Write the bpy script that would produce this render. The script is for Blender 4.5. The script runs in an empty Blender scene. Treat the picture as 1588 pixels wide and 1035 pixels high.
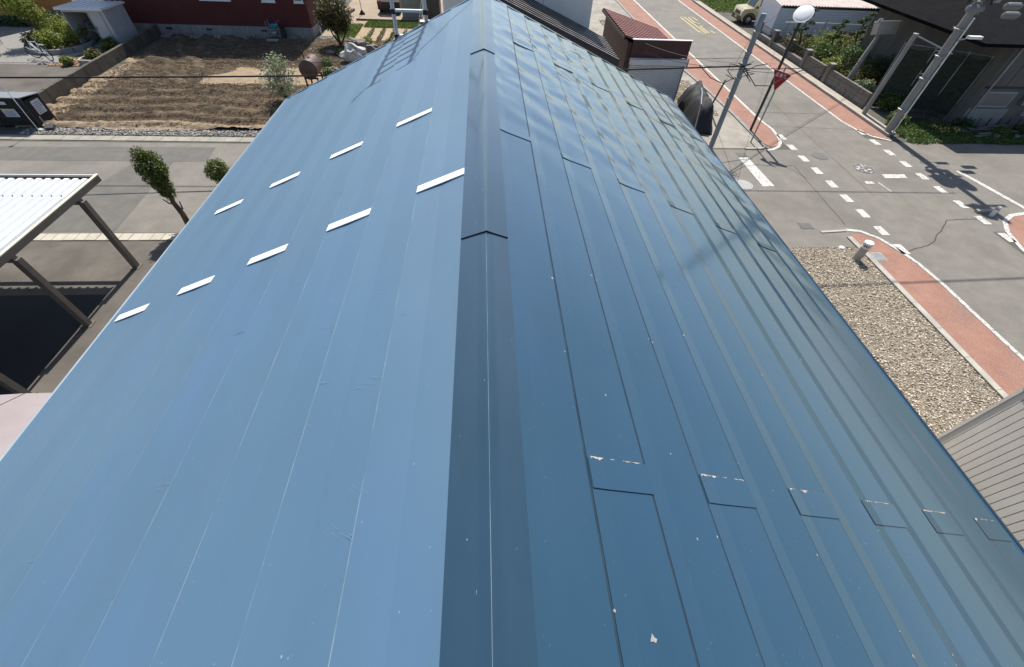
import bpy, math, random
import numpy as np
from mathutils import Matrix, Vector, noise
R = math.radians
random.seed(7); rng = np.random.default_rng(7)
scene = bpy.context.scene
col = scene.collection

# ------------------------------------------------------------------ camera, sky, sun, exposure
cam_d = bpy.data.cameras.new("camera"); cam = bpy.data.objects.new("camera", cam_d); col.objects.link(cam)
cam_d.sensor_width = 36; cam_d.lens = 14.509; cam_d.clip_start = .05; cam_d.clip_end = 6000
rot = Matrix(((0.99816461, 0.01543951, -0.05855798), (-0.04992332, 0.75712993, -0.65135392), (0.03427941, 0.65308184, 0.75651109)))
cam.matrix_world = Matrix.Translation((0, 0, 7.7)) @ rot.to_4x4()
scene.camera = cam
SUN = Vector((.03, .70, 1.0)).normalized()
world = bpy.data.worlds.new("World"); scene.world = world; world.use_nodes = True
wn = world.node_tree; wn.nodes.clear()
sky = wn.nodes.new('ShaderNodeTexSky'); sky.sky_type = 'NISHITA'; sky.sun_disc = False
sky.sun_elevation = math.asin(SUN.z); sky.sun_rotation = math.atan2(SUN.x, SUN.y)
sky.altitude = 50; sky.air_density = 1.0; sky.dust_density = 1.0; sky.ozone_density = 1.5
bg = wn.nodes.new('ShaderNodeBackground'); bg.inputs[1].default_value = .098
wo = wn.nodes.new('ShaderNodeOutputWorld')
wn.links.new(sky.outputs[0], bg.inputs[0]); wn.links.new(bg.outputs[0], wo.inputs[0])
sd = bpy.data.lights.new("sun", 'SUN'); sd.energy = 4.75; sd.angle = R(.53); sd.color = (1, .955, .89)
so = bpy.data.objects.new("sun", sd); col.objects.link(so); so.rotation_euler = SUN.to_track_quat('Z', 'Y').to_euler()
so.location = (0, 0, 60)
scene.view_settings.view_transform = 'Standard'; scene.view_settings.look = 'None'
scene.view_settings.exposure = .42; scene.view_settings.gamma = 1
try: scene.view_settings.use_curve_mapping = False
except Exception: pass

# ------------------------------------------------------------------ helpers
def setp(b, k, v):
    if k in b.inputs: b.inputs[k].default_value = v
def mat(name, c, c2=None, scale=3.0, rough=.8, metal=0.0, bump=0.0, bscale=40.0, stretch=(1, 1, 1), specks=None, coat=0.0, crough=.1, cior=1.6,
        c3=None, scale3=.5, rnd=False, trans=0.0, spec=.5, lo=.35, hi=.65, rvar=0.0):
    m = bpy.data.materials.new(name); m.use_nodes = True; t = m.node_tree; N = t.nodes; L = t.links
    b = N['Principled BSDF']; b.inputs['Roughness'].default_value = rough; b.inputs['Metallic'].default_value = metal
    setp(b, 'Specular IOR Level', spec)
    if coat: setp(b, 'Coat Weight', coat); setp(b, 'Coat Roughness', crough); setp(b, 'Coat IOR', cior)
    g = N.new('ShaderNodeNewGeometry'); mp = N.new('ShaderNodeMapping'); mp.inputs['Scale'].default_value = stretch
    L.new(g.outputs['Position'], mp.inputs['Vector'])
    def nz(sc, det=6, ro=.6):
        n = N.new('ShaderNodeTexNoise'); n.inputs['Scale'].default_value = sc; n.inputs['Detail'].default_value = det
        n.inputs['Roughness'].default_value = ro; L.new(mp.outputs[0], n.inputs['Vector']); return n
    def ramp(src, a, bb):
        r = N.new('ShaderNodeMapRange'); r.inputs['From Min'].default_value = a; r.inputs['From Max'].default_value = bb
        L.new(src, r.inputs['Value']); return r.outputs[0]
    def mix(fac, A, B):
        x = N.new('ShaderNodeMix'); x.data_type = 'RGBA'
        L.new(fac, x.inputs['Factor'])
        for sock, v in ((x.inputs[6], A), (x.inputs[7], B)):
            if isinstance(v, tuple): sock.default_value = (*v, 1)
            else: L.new(v, sock)
        return x.outputs[2]
    out = c
    if rnd:
        at = N.new('ShaderNodeAttribute'); at.attribute_name = 'rnd'; out = mix(at.outputs['Fac'], c, c2)
    elif c2: out = mix(ramp(nz(scale).outputs['Fac'], lo, hi), c, c2)
    if c3: out = mix(ramp(nz(scale3, 4).outputs['Fac'], .5, .72), out, c3)
    if specks:
        sc_, th, cc = specks; out = mix(ramp(nz(sc_, 2, .5).outputs['Fac'], th, th + .03), out, cc)
    if isinstance(out, tuple): b.inputs['Base Color'].default_value = (*out, 1)
    else: L.new(out, b.inputs['Base Color'])
    if rvar:
        mr = N.new('ShaderNodeMapRange'); mr.inputs['To Min'].default_value = rough - rvar; mr.inputs['To Max'].default_value = rough + rvar
        L.new(nz(scale * .7 + .3).outputs['Fac'], mr.inputs['Value']); L.new(mr.outputs[0], b.inputs['Roughness'])
    if bump:
        bp = N.new('ShaderNodeBump'); bp.inputs['Strength'].default_value = 1; bp.inputs['Distance'].default_value = bump
        L.new(nz(bscale, 4).outputs['Fac'], bp.inputs['Height']); L.new(bp.outputs[0], b.inputs['Normal'])
    if trans:
        tr = N.new('ShaderNodeBsdfTranslucent'); mx = N.new('ShaderNodeMixShader'); mx.inputs[0].default_value = trans
        if isinstance(out, tuple): tr.inputs[0].default_value = (*out, 1)
        else: L.new(out, tr.inputs[0])
        L.new(b.outputs[0], mx.inputs[1]); L.new(tr.outputs[0], mx.inputs[2]); L.new(mx.outputs[0], N['Material Output'].inputs[0])
    return m

def wloc(o):
    v = Vector((0, 0, 0))
    while o is not None: v += o.location; o = o.parent
    return v
def link(name, me, parent=None):
    o = bpy.data.objects.new(name, me); col.objects.link(o)
    if parent is not None: o.parent = parent
    return o
def tag(o, label=None, cat=None, group=None, kind=None):
    if label: o['label'] = label
    if cat: o['category'] = cat
    if group: o['group'] = group
    if kind: o['kind'] = kind
    return o
def thing(name, label, cat, loc=(0, 0, 0), group=None):
    o = link(name, None); o.location = loc; o.empty_display_size = .2
    return tag(o, label, cat, group)

class MB:
    def __init__(s): s.v = []; s.f = []; s.m = []
    def add(s, vs, fs, mi=0):
        n = len(s.v); s.v += [tuple(map(float, p)) for p in vs]; s.f += [tuple(i + n for i in f) for f in fs]; s.m += [mi] * len(fs); return s
    def box(s, x0, x1, y0, y1, z0, z1, mi=0):
        return s.add([(x, y, z) for z in (z0, z1) for y in (y0, y1) for x in (x0, x1)],
            [(0, 2, 3, 1), (4, 5, 7, 6), (0, 1, 5, 4), (2, 6, 7, 3), (0, 4, 6, 2), (1, 3, 7, 5)], mi)
    def obox(s, c, sx, sy, sz, az=0, tilt=0, mi=0):
        m = Matrix.Rotation(az, 3, 'Z') @ Matrix.Rotation(tilt, 3, 'X'); c = Vector(c)
        vs = [c + m @ Vector((x * sx / 2, y * sy / 2, z * sz / 2)) for z in (-1, 1) for y in (-1, 1) for x in (-1, 1)]
        return s.add(vs, [(0, 2, 3, 1), (4, 5, 7, 6), (0, 1, 5, 4), (2, 6, 7, 3), (0, 4, 6, 2), (1, 3, 7, 5)], mi)
    def tube(s, pts, r, n=8, cap=True, mi=0):
        pts = [Vector(p) for p in pts]; rs = r if isinstance(r, (list, tuple)) else [r] * len(pts)
        k = len(s.v); up = None
        for i, p in enumerate(pts):
            d = (pts[min(i + 1, len(pts) - 1)] - pts[max(i - 1, 0)]).normalized()
            a = up - d * up.dot(d) if up is not None else d.orthogonal()
            if a.length < 1e-4: a = d.orthogonal()
            a.normalize(); up = a; b = d.cross(a)
            for j in range(n):
                t = 2 * math.pi * j / n; s.v.append(tuple(p + (a * math.cos(t) + b * math.sin(t)) * rs[i]))
        for i in range(len(pts) - 1):
            for j in range(n):
                j2 = (j + 1) % n; s.f.append((k + i * n + j, k + i * n + j2, k + (i + 1) * n + j2, k + (i + 1) * n + j)); s.m.append(mi)
        if cap:
            s.f.append(tuple(k + j for j in range(n))[::-1]); s.m.append(mi)
            s.f.append(tuple(k + (len(pts) - 1) * n + j for j in range(n))); s.m.append(mi)
        return s
    def prism(s, poly, z0, z1, mi=0):
        n = len(poly); return s.add([(x, y, z0) for x, y in poly] + [(x, y, z1) for x, y in poly],
            [tuple(range(n))[::-1], tuple(range(n, 2 * n))] + [(i, (i + 1) % n, n + (i + 1) % n, n + i) for i in range(n)], mi)
    def prismx(s, poly, x0, x1, mi=0):   # poly in (y,z)
        n = len(poly); return s.add([(x0, y, z) for y, z in poly] + [(x1, y, z) for y, z in poly],
            [tuple(range(n)), tuple(range(n, 2 * n))[::-1]] + [(i, n + i, n + (i + 1) % n, (i + 1) % n) for i in range(n)], mi)
    def prismy(s, poly, y0, y1, mi=0):   # poly in (x,z)
        n = len(poly); return s.add([(x, y0, z) for x, z in poly] + [(x, y1, z) for x, z in poly],
            [tuple(range(n)), tuple(range(n, 2 * n))[::-1]] + [(i, n + i, n + (i + 1) % n, (i + 1) % n) for i in range(n)], mi)
    def sheet(s, poly, z, mi=0):
        return s.add([(x, y, z) for x, y in poly], [tuple(range(len(poly)))], mi)
    def line(s, pts, w, z, mi=0):
        P = [Vector((p[0], p[1])) for p in pts]; k = len(s.v)
        for i, p in enumerate(P):
            d = (P[min(i + 1, len(P) - 1)] - P[max(i - 1, 0)]).normalized(); nn = Vector((-d.y, d.x)) * w / 2
            s.v += [(p.x + nn.x, p.y + nn.y, z), (p.x - nn.x, p.y - nn.y, z)]
        for i in range(len(P) - 1):
            s.f.append((k + 2 * i, k + 2 * i + 1, k + 2 * i + 3, k + 2 * i + 2)); s.m.append(mi)
        return s
    def lathe(s, c, prof, n=20, axis='Z', mi=0):
        k = len(s.v); c = Vector(c)
        for r, h in prof:
            for j in range(n):
                t = 2 * math.pi * j / n; a, b = r * math.cos(t), r * math.sin(t)
                s.v.append(tuple(c + (Vector((a, b, h)) if axis == 'Z' else Vector((a, h, b)) if axis == 'Y' else Vector((h, a, b)))))
        for i in range(len(prof) - 1):
            for j in range(n):
                j2 = (j + 1) % n; s.f.append((k + i * n + j, k + i * n + j2, k + (i + 1) * n + j2, k + (i + 1) * n + j)); s.m.append(mi)
        return s
    def blob(s, c, r, seed=0, amp=.25, sub=2, mi=0, freq=1.6):
        import bmesh
        bm = bmesh.new(); bmesh.ops.create_icosphere(bm, subdivisions=sub, radius=1)
        vs = []
        for v in bm.verts:
            d = 1 + amp * noise.noise(v.co * freq + Vector((seed * 7.3, seed * 3.1, seed))) + amp * .5 * noise.noise(v.co * freq * 3 + Vector((seed, 9, 2)))
            vs.append((c[0] + v.co.x * d * r[0], c[1] + v.co.y * d * r[1], c[2] + v.co.z * d * r[2]))
        fs = [tuple(v.index for v in f.verts) for f in bm.faces]; bm.free()
        return s.add(vs, fs, mi)
    def build(s, name, mats, parent=None, smooth=False, fix=True):
        off = wloc(parent) if parent is not None else Vector((0, 0, 0))
        me = bpy.data.meshes.new(name); me.from_pydata([(x - off.x, y - off.y, z - off.z) for x, y, z in s.v], [], s.f)
        if not isinstance(mats, (list, tuple)): mats = [mats]
        for m in mats: me.materials.append(m)
        if len(mats) > 1: me.polygons.foreach_set('material_index', s.m)
        if smooth:
            me.polygons.foreach_set('use_smooth', [True] * len(s.f))
        me.update()
        if fix:
            import bmesh
            bm = bmesh.new(); bm.from_mesh(me); bmesh.ops.recalc_face_normals(bm, faces=bm.faces); bm.to_mesh(me); bm.free()
        if smooth:
            try: me.set_sharp_from_angle(angle=R(38))
            except Exception: pass
        return link(name, me, parent)

def batch(name, bv, bf, pos, scl, mt, parent=None, flat=0.0, kind='stuff', nrm=None):
    """many small pieces joined in one mesh; bv (k,3), bf list of equal-length faces; per-piece random in attribute rnd"""
    n = len(pos); bv = np.array(bv, float); k = len(bv); bf = np.array(bf); q = bf.shape[1]
    a = rng.uniform(0, 2 * math.pi, n); ca, sa = np.cos(a), np.sin(a)
    tx = rng.normal(0, 1, n) * (1 - flat); ty = rng.normal(0, 1, n) * (1 - flat)
    Rz = np.zeros((n, 3, 3)); Rz[:, 0, 0] = ca; Rz[:, 0, 1] = -sa; Rz[:, 1, 0] = sa; Rz[:, 1, 1] = ca; Rz[:, 2, 2] = 1
    Rx = np.zeros((n, 3, 3)); Rx[:, 0, 0] = 1; Rx[:, 1, 1] = np.cos(tx); Rx[:, 1, 2] = -np.sin(tx); Rx[:, 2, 1] = np.sin(tx); Rx[:, 2, 2] = np.cos(tx)
    Ry = np.zeros((n, 3, 3)); Ry[:, 1, 1] = 1; Ry[:, 0, 0] = np.cos(ty); Ry[:, 0, 2] = np.sin(ty); Ry[:, 2, 0] = -np.sin(ty); Ry[:, 2, 2] = np.cos(ty)
    T = Rx @ Ry @ Rz
    scl = np.asarray(scl, float); scl = scl.reshape(n, -1)
    V = np.einsum('nij,nkj->nki', T, bv[None] * scl[:, None, :]) + np.asarray(pos)[:, None, :]
    if parent is not None: V = V - np.array(wloc(parent))[None, None, :]
    F = (bf[None] + (np.arange(n) * k)[:, None, None]).reshape(-1, q)
    me = bpy.data.meshes.new(name); me.vertices.add(n * k); me.vertices.foreach_set('co', V.reshape(-1))
    me.loops.add(F.size); me.loops.foreach_set('vertex_index', F.reshape(-1).astype(np.int32))
    me.polygons.add(len(F)); me.polygons.foreach_set('loop_start', (np.arange(len(F)) * q).astype(np.int32))
    me.polygons.foreach_set('loop_total', np.full(len(F), q, np.int32)) if False else None
    me.update(calc_edges=True)
    at = me.attributes.new('rnd', 'FLOAT', 'POINT'); at.data.foreach_set('value', np.repeat(rng.uniform(0, 1, n), k).astype(np.float32))
    me.materials.append(mt); o = link(name, me, parent)
    if kind: o['kind'] = kind
    return o
LEAF_V = [(-.5, 0, 0), (0, -.28, .06), (.5, 0, 0), (0, .28, .06)]; LEAF_F = [(0, 1, 2, 3)]
OCT_V = [(1, 0, 0), (-.9, .1, 0), (.1, 1, 0), (0, -1, .1), (0, 0, .8), (.1, 0, -.8)]
OCT_F = [(0, 2, 4), (2, 1, 4), (1, 3, 4), (3, 0, 4), (2, 0, 5), (1, 2, 5), (3, 1, 5), (0, 3, 5)]
def cloud(center, rad, n, seed=0, clump=.45, lump=1.7, shell=.55):
    """points filling an uneven crown volume: denser towards clumps near the surface"""
    out = []; c = np.array(center); rad = np.array(rad); i = 0
    while len(out) < n and i < n * 30:
        i += 1
        d = rng.normal(0, 1, 3); d /= np.linalg.norm(d); rr = rng.uniform(shell, 1) if rng.uniform() < .8 else rng.uniform(.1, 1)
        q = Vector(d * lump) + Vector((seed * 3.7, seed, 1.3 * seed))
        lim = 1 + clump * noise.noise(q * 1.4) + .5 * clump * noise.noise(q * 3.1)
        if noise.noise(Vector(d * rr * 3.2) + Vector((seed, 5, seed))) < -.22 and rng.uniform() < .8: continue
        out.append(c + d * rad * rr * lim)
    return np.array(out)
def leaves(name, pts, size, mt, parent, flat=.2, kind=None):
    n = len(pts); s = size * rng.uniform(.6, 1.3, n); return batch(name, LEAF_V, LEAF_F, pts, np.stack([s, s, s], 1), mt, parent, flat=flat, kind=kind)

# ------------------------------------------------------------------ materials
asphalt = mat('asphalt', (.158, .145, .122), (.20, .184, .156), scale=1.6, rough=.9, bump=.004, bscale=160, c3=(.135, .122, .102), scale3=.45, specks=(120, .62, (.30, .28, .25)))
asphalt_new = mat('asphalt_patch', (.118, .112, .097), (.148, .14, .122), scale=2.2, rough=.92, bump=.004, bscale=170)
asphalt_yard = mat('asphalt_yard', (.095, .082, .068), (.145, .128, .108), scale=1.1, rough=.9, bump=.004, bscale=120, c3=(.075, .066, .057), scale3=.5)
asphalt_shade = mat('asphalt_shade', (.016, .017, .02), (.024, .025, .027), scale=1.3, rough=.85, bump=.003, bscale=120)  # near-black ground tone that paints the carport's cast shade
dirt = mat('dirt', (.085, .082, .064), (.12, .112, .088), scale=1.2, rough=.95, bump=.02, bscale=30, c3=(.05, .065, .035), scale3=.4)
soil = mat('tilled_soil', (.085, .062, .038), (.205, .148, .09), scale=2.6, rough=1, bump=.08, bscale=16, c3=(.065, .046, .029), scale3=1.4, stretch=(.6, 1.7, 1), lo=.42, hi=.58)
concrete = mat('concrete', (.36, .335, .285), (.46, .43, .37), scale=2.5, rough=.9, bump=.003, bscale=80, c3=(.29, .27, .23), scale3=.9)
conc_dark = mat('concrete_weathered', (.065, .056, .044), (.12, .105, .085), scale=3, rough=.95, bump=.004, bscale=60, stretch=(1, 1, .4))
conc_grey = mat('concrete_grey', (.22, .215, .205), (.30, .295, .28), scale=4, rough=.85, bump=.002, bscale=60, stretch=(1, 1, .3))
gutter_m = mat('gutter_concrete', (.40, .365, .29), (.52, .48, .39), scale=1.9, rough=.9, bump=.003, bscale=60)
gutter_far = mat('gutter_concrete_worn', (.27, .25, .21), (.36, .33, .275), scale=2.4, rough=.92, bump=.003, bscale=60)
redlane = mat('red_asphalt', (.27, .135, .095), (.34, .18, .13), scale=1.5, rough=.92, bump=.004, bscale=150, c3=(.24, .15, .115), scale3=.9, specks=(45, .62, (.40, .28, .22)))
paintw = mat('road_paint_white', (.66, .64, .58), (.46, .44, .40), scale=5, rough=.75, bump=.002, bscale=120, specks=(16, .575, (.25, .235, .205)))
painty = mat('road_paint_yellow', (.62, .50, .20), (.46, .40, .22), scale=6, rough=.8, specks=(30, .63, (.22, .21, .19)))
stone_l = mat('pebble', (.17, .13, .09), (.80, .70, .55), rnd=True, rough=.9)
stone_g = mat('pebble_grey', (.14, .125, .11), (.55, .52, .47), rnd=True, rough=.9)
clod_m = mat('soil_clod', (.06, .043, .027), (.24, .175, .11), rnd=True, rough=1)
leaf_dark = mat('leaf_dark', (.018, .045, .010), (.085, .13, .03), rnd=True, rough=.55, trans=.25)
leaf_top = mat('leaf_topiary', (.03, .055, .009), (.19, .22, .04), rnd=True, rough=.6, trans=.2)
leaf_mid = mat('leaf_mid', (.04, .09, .018), (.16, .22, .05), rnd=True, rough=.55, trans=.3)
leaf_yel = mat('leaf_yellowgreen', (.10, .15, .02), (.34, .37, .06), rnd=True, rough=.6, trans=.3)
leaf_red = mat('leaf_bronze', (.03, .05, .015), (.17, .13, .045), rnd=True, rough=.55, trans=.25)
leaf_pale = mat('leaf_pale', (.10, .15, .05), (.50, .52, .34), rnd=True, rough=.6, trans=.3)
leaf_olive = mat('leaf_olive', (.05, .06, .015), (.24, .22, .06), rnd=True, rough=.7, trans=.2)
petal = mat('petal', (.72, .72, .66), (.8, .78, .70), rnd=True, rough=.6, trans=.2)
grass_m = mat('grass', (.06, .11, .015), (.20, .28, .05), rnd=True, rough=.7, trans=.25)
litter_m = mat('leaf_litter', (.30, .17, .085), (.62, .42, .25), rnd=True, rough=.9)
bark = mat('bark', (.05, .035, .025), (.12, .085, .06), scale=14, rough=.95, bump=.01, bscale=40, stretch=(1, 1, .3))
white_p = mat('white_paint', (.78, .78, .76), rough=.45)
off_wall = mat('white_wall', (.76, .745, .70), (.82, .80, .76), scale=1.2, rough=.8, bump=.002, bscale=30, c3=(.66, .65, .60), scale3=.6, stretch=(1, 1, .35))
grey_wall = mat('grey_wall', (.30, .325, .35), (.35, .375, .40), scale=2, rough=.7)
shed_m = mat('shed_steel', (.50, .50, .51), (.55, .55, .56), scale=3, rough=.45, metal=.1)
shed_roof = mat('shed_roof', (.80, .80, .80), rough=.4)
dark_in = mat('dark_interior', (.025, .024, .023), rough=.9)
black_p = mat('black_paint', (.018, .018, .02), (.03, .03, .032), scale=5, rough=.45)
rubber = mat('rubber', (.02, .02, .02), rough=.7)
alu = mat('aluminium', (.62, .63, .63), (.52, .53, .53), scale=9, rough=.38, metal=.75)
steel = mat('galvanised_steel', (.33, .35, .36), (.25, .27, .28), scale=8, rough=.5, metal=.5)
red_wall = mat('red_siding', (.085, .015, .013), (.105, .019, .017), scale=2, rough=.75)
brown_shed = mat('brown_shed', (.060, .021, .019), (.08, .027, .024), scale=2, rough=.6, stretch=(1, 1, .3))
brown_roof = mat('brown_roof', (.16, .052, .042), (.22, .075, .06), scale=2.5, rough=.55, c3=(.12, .04, .032), scale3=1.1)
black_roof = mat('black_roof', (.030, .023, .021), (.055, .043, .039), scale=1.6, rough=.4, rvar=.1)
rib_dark = mat('pale_rib_top', (.24, .21, .19), (.10, .085, .08), scale=2.5, rough=.45)  # rib tops set paler than the sheet between them
rib_brown = mat('pale_brown_rib_top', (.40, .17, .14), (.30, .115, .095), scale=2.5, rough=.55)  # lighter brown on the rib tops than in the valleys
black_matte = mat('black_tiles', (.004, .004, .005), (.008, .008, .009), scale=3, rough=.95, spec=.1)
orange_w = mat('orange_wall', (.50, .24, .075), (.56, .28, .09), scale=1.2, rough=.8)
shutter_m = mat('shutter', (.62, .61, .60), (.70, .69, .68), scale=3, rough=.5, stretch=(1, 1, .3))
shutter_box = mat('shutter_box', (.66, .66, .66), (.55, .56, .57), scale=3, rough=.5)
siding_b = mat('beige_siding', (.74, .70, .62), (.80, .76, .68), scale=1.4, rough=.6)
siding_gap = mat('siding_gap', (.17, .15, .125), rough=.9)
carport_w = mat('carport_white', (.72, .74, .76), (.66, .69, .72), scale=5, rough=.45, specks=(18, .67, (.56, .60, .64)))
carport_f = mat('carport_frame', (.145, .125, .105), (.18, .16, .135), scale=4, rough=.5, metal=.2)
cream_edge = mat('cream_edge', (.72, .66, .48), rough=.5)
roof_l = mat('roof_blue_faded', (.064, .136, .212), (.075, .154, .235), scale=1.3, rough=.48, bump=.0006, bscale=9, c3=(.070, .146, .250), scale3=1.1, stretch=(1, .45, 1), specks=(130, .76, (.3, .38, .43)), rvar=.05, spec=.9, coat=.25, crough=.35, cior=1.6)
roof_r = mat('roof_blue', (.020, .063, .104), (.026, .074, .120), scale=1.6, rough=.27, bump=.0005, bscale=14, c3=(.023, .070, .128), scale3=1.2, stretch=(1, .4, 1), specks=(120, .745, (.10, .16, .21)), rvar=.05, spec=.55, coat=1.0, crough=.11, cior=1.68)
cap_m = mat('ridge_cap_blue', (.016, .046, .075), (.022, .057, .090), scale=3, rough=.30, bump=.0004, bscale=20, stretch=(1, .35, 1), specks=(90, .755, (.25, .31, .36)), rvar=.05, spec=.6, coat=.8, crough=.12, cior=1.65)
chalk_glint = mat('chalk_glint_edge', (.23, .31, .37), (.09, .165, .24), scale=9, rough=.7, stretch=(1, .6, 1))  # chalked edges; the pale tone also paints edges catching light
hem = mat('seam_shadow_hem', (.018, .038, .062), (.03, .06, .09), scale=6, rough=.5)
cover_w = mat('white_cover', (.82, .83, .82), (.72, .74, .74), scale=9, rough=.5, stretch=(4, 1, 1))
rust = mat('bare_rust', (.30, .20, .15), (.55, .47, .38), scale=60, rough=.9)
bare_tin = mat('bare_tin', (.62, .56, .46), (.30, .25, .20), scale=50, rough=.6)
pink_roof = mat('pale_pink_roof', (.27, .225, .22), (.32, .27, .265), scale=1.8, rough=.5, bump=.001, bscale=60, c3=(.24, .205, .205), scale3=1.0)
tank_m = mat('tank_brown', (.10, .055, .047), (.13, .075, .065), scale=4, rough=.5)
rock_w = mat('pale_rock', (.42, .41, .39), (.66, .65, .62), scale=5, rough=.9, bump=.02, bscale=14, c3=(.2, .2, .19), scale3=3)
rock_b = mat('garden_rock', (.14, .12, .10), (.30, .27, .23), scale=5, rough=.95, bump=.02, bscale=14)
glass_d = mat('dark_glass', (.02, .025, .03), rough=.08, spec=.8)
suv_m = mat('cream_car_paint', (.50, .44, .24), (.54, .48, .27), scale=2, rough=.3, coat=.6)
suv_rf = mat('cream_car_roof', (.66, .60, .34), rough=.3, coat=.6)
chrome = mat('wheel_alloy', (.7, .7, .7), rough=.3, metal=.8)
sign_red = mat('sign_red', (.36, .012, .016), (.30, .01, .014), scale=9, rough=.45)
sign_white = mat('sign_white', (.75, .70, .70), rough=.5)
blue_p = mat('blue_plastic', (.06, .33, .42), rough=.5)
green_t = mat('green_tag', (.15, .55, .28), rough=.6)
tarp_b = mat('black_tarp', (.006, .006, .007), (.014, .014, .016), scale=4, rough=.75, bump=.01, bscale=12)
grey_house = mat('grey_house_wall', (.115, .108, .098), (.16, .15, .135), scale=1.4, rough=.85, stretch=(1, 1, .3), bump=.02, bscale=3)
grey_house2 = mat('brown_house_wall', (.18, .155, .10), rough=.85)
teal_roof = mat('teal_roof', (.10, .16, .17), (.14, .20, .21), scale=2, rough=.4)
grg_wall = mat('garage_wall', (.68, .72, .77), (.73, .77, .82), scale=1.5, rough=.6)
grg_roof = mat('garage_roof', (.52, .42, .37), (.62, .52, .46), scale=2.5, rough=.7, c3=(.42, .36, .34), scale3=1.5)
block_m = mat('block_wall', (.13, .12, .105), (.20, .185, .165), scale=5, rough=.95, bump=.004, bscale=50)
paper = mat('notice_paper', (.52, .55, .60), (.6, .62, .66), scale=6, rough=.7)
crack_m = mat('crack', (.05, .046, .042), rough=1)
iron = mat('cast_iron', (.11, .105, .095), (.20, .19, .175), scale=20, rough=.7, bump=.004, bscale=70)

# ------------------------------------------------------------------ ground, roads
def struct(o, label=None): return tag(o, label, kind='structure')
g = MB().sheet([(-3000, -3000), (3000, -3000), (3000, 3000), (-3000, 3000)], 0).build('ground', dirt); struct(g)
road = MB()
A = .004
road.sheet([(12.85, -80), (16.95, -80), (16.95, 300), (12.85, 300)], A)
road.sheet([(9.0, 10.0), (12.85, 10.0), (12.85, 16.6), (9.0, 16.55)], A)
road.sheet([(16.95, 10.8), (60, 10.8), (60, 16.6), (18.2, 17.4), (16.95, 17.8)], A)
road.sheet([(-80, 10.8), (9.0, 10.8), (9.0, 16.6), (-80, 16.6)], A)
road = struct(road.build('road', asphalt))
# patches of newer asphalt
struct(MB().sheet([(-19.5, 15.12), (-12.6, 15.14), (-12.1, 14.46), (-11.3, 15.12), (-10.18, 15.15), (-10.29, 16.27), (-19.5, 16.14)], .008)
       .sheet([(-12.62, 15.1), (-13.6, 10.86), (-11.0, 10.84), (-11.31, 15.1), (-12.1, 14.44)], .008).build('road_patch', asphalt_new, road))
cr = MB()
def crack(pts, w=.02, j=.03):
    P = []
    for (x0, y0), (x1, y1) in zip(pts, pts[1:]):
        for k in range(8):
            t = k / 8; P.append((x0 + (x1 - x0) * t + random.uniform(-j, j), y0 + (y1 - y0) * t + random.uniform(-j, j)))
    P.append(pts[-1]); cr.line(P, w, .0085)
crack([(13.2, 9.8), (14.2, 10.1), (15.2, 10.9), (15.9, 11.5), (17.4, 11.55)], .03)
crack([(14.6, 24), (14.4, 19), (14.2, 13)], .012, .01); crack([(12.2, 20.5), (17, 20.4)], .02, .02); crack([(12.9, 18.9), (17, 18.7)], .015)
crack([(12.3, 15.3), (12.0, 11.2)], .02, .01); crack([(11.9, 15.2), (12.4, 14.0)], .012); crack([(14, 30), (17, 30.2)], .015)
cr.build('road_crack', crack_m, road)
# left yard asphalt, carport shadow painted as a dark patch, right pavements
struct(MB().sheet([(-60, 3.2), (-2.4, 3.2), (-2.4, 10.35), (-60, 10.35)], .004).build('yard_paving', asphalt_yard))
struct(MB().sheet([(-40, 2.0), (-9.72, 2.0), (-9.72, 8.15), (-40, 8.15)], .008).build('carport_shade', asphalt_shade))
struct(MB().sheet([(-60, 18.4), (-18.9, 18.4), (-18.9, 25.0), (-60, 25.0)], .004).build('neighbour_paving', asphalt_yard))
struct(MB().sheet([(-60, 25.0), (-20.6, 25.0), (-22.3, 31.5), (-60, 31.5)], .004).build('neighbour_path', mat('grey_gravel_path', (.20, .19, .18), (.27, .26, .24), scale=9, rough=.95, bump=.01, bscale=60)))
struct(MB().sheet([(4.2, 16.7), (11.9, 16.7), (11.9, 45), (4.2, 45)], .004).build('pavement', mat('pale_pavement', (.27, .245, .205), (.35, .32, .27), scale=1.7, rough=.9, bump=.004, bscale=70, c3=(.20, .18, .15), scale3=.8)))
struct(MB().sheet([(-10, 31.2), (4.0, 31.2), (4.0, 60), (-10, 60)], .004).build('rear_yard', mat('rear_yard_concrete', (.30, .235, .17), (.36, .29, .215), scale=1.2, rough=.95, bump=.004, bscale=70)))
# gutters of the side road, block by block
def gutter(y0, y1, x0, x1, w, mt, h=.02):
    base = struct(MB().box(x0, x1, y0, y1, -.02, .012).build('road_gutter', siding_gap))
    x = x0; k = 0
    while x < x1 - .01:
        z = h + random.uniform(-.004, .004)
        MB().box(x + .008, x + w - .008, y0 + .01, y1 - .01, .0, z).build('gutter_block', mt, base); x += w; k += 1
    return base
gutter(10.42, 10.76, -17.6, -4, .30, gutter_m); gutter(16.72, 17.12, -20.4, -5, .60, gutter_far)
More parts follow.
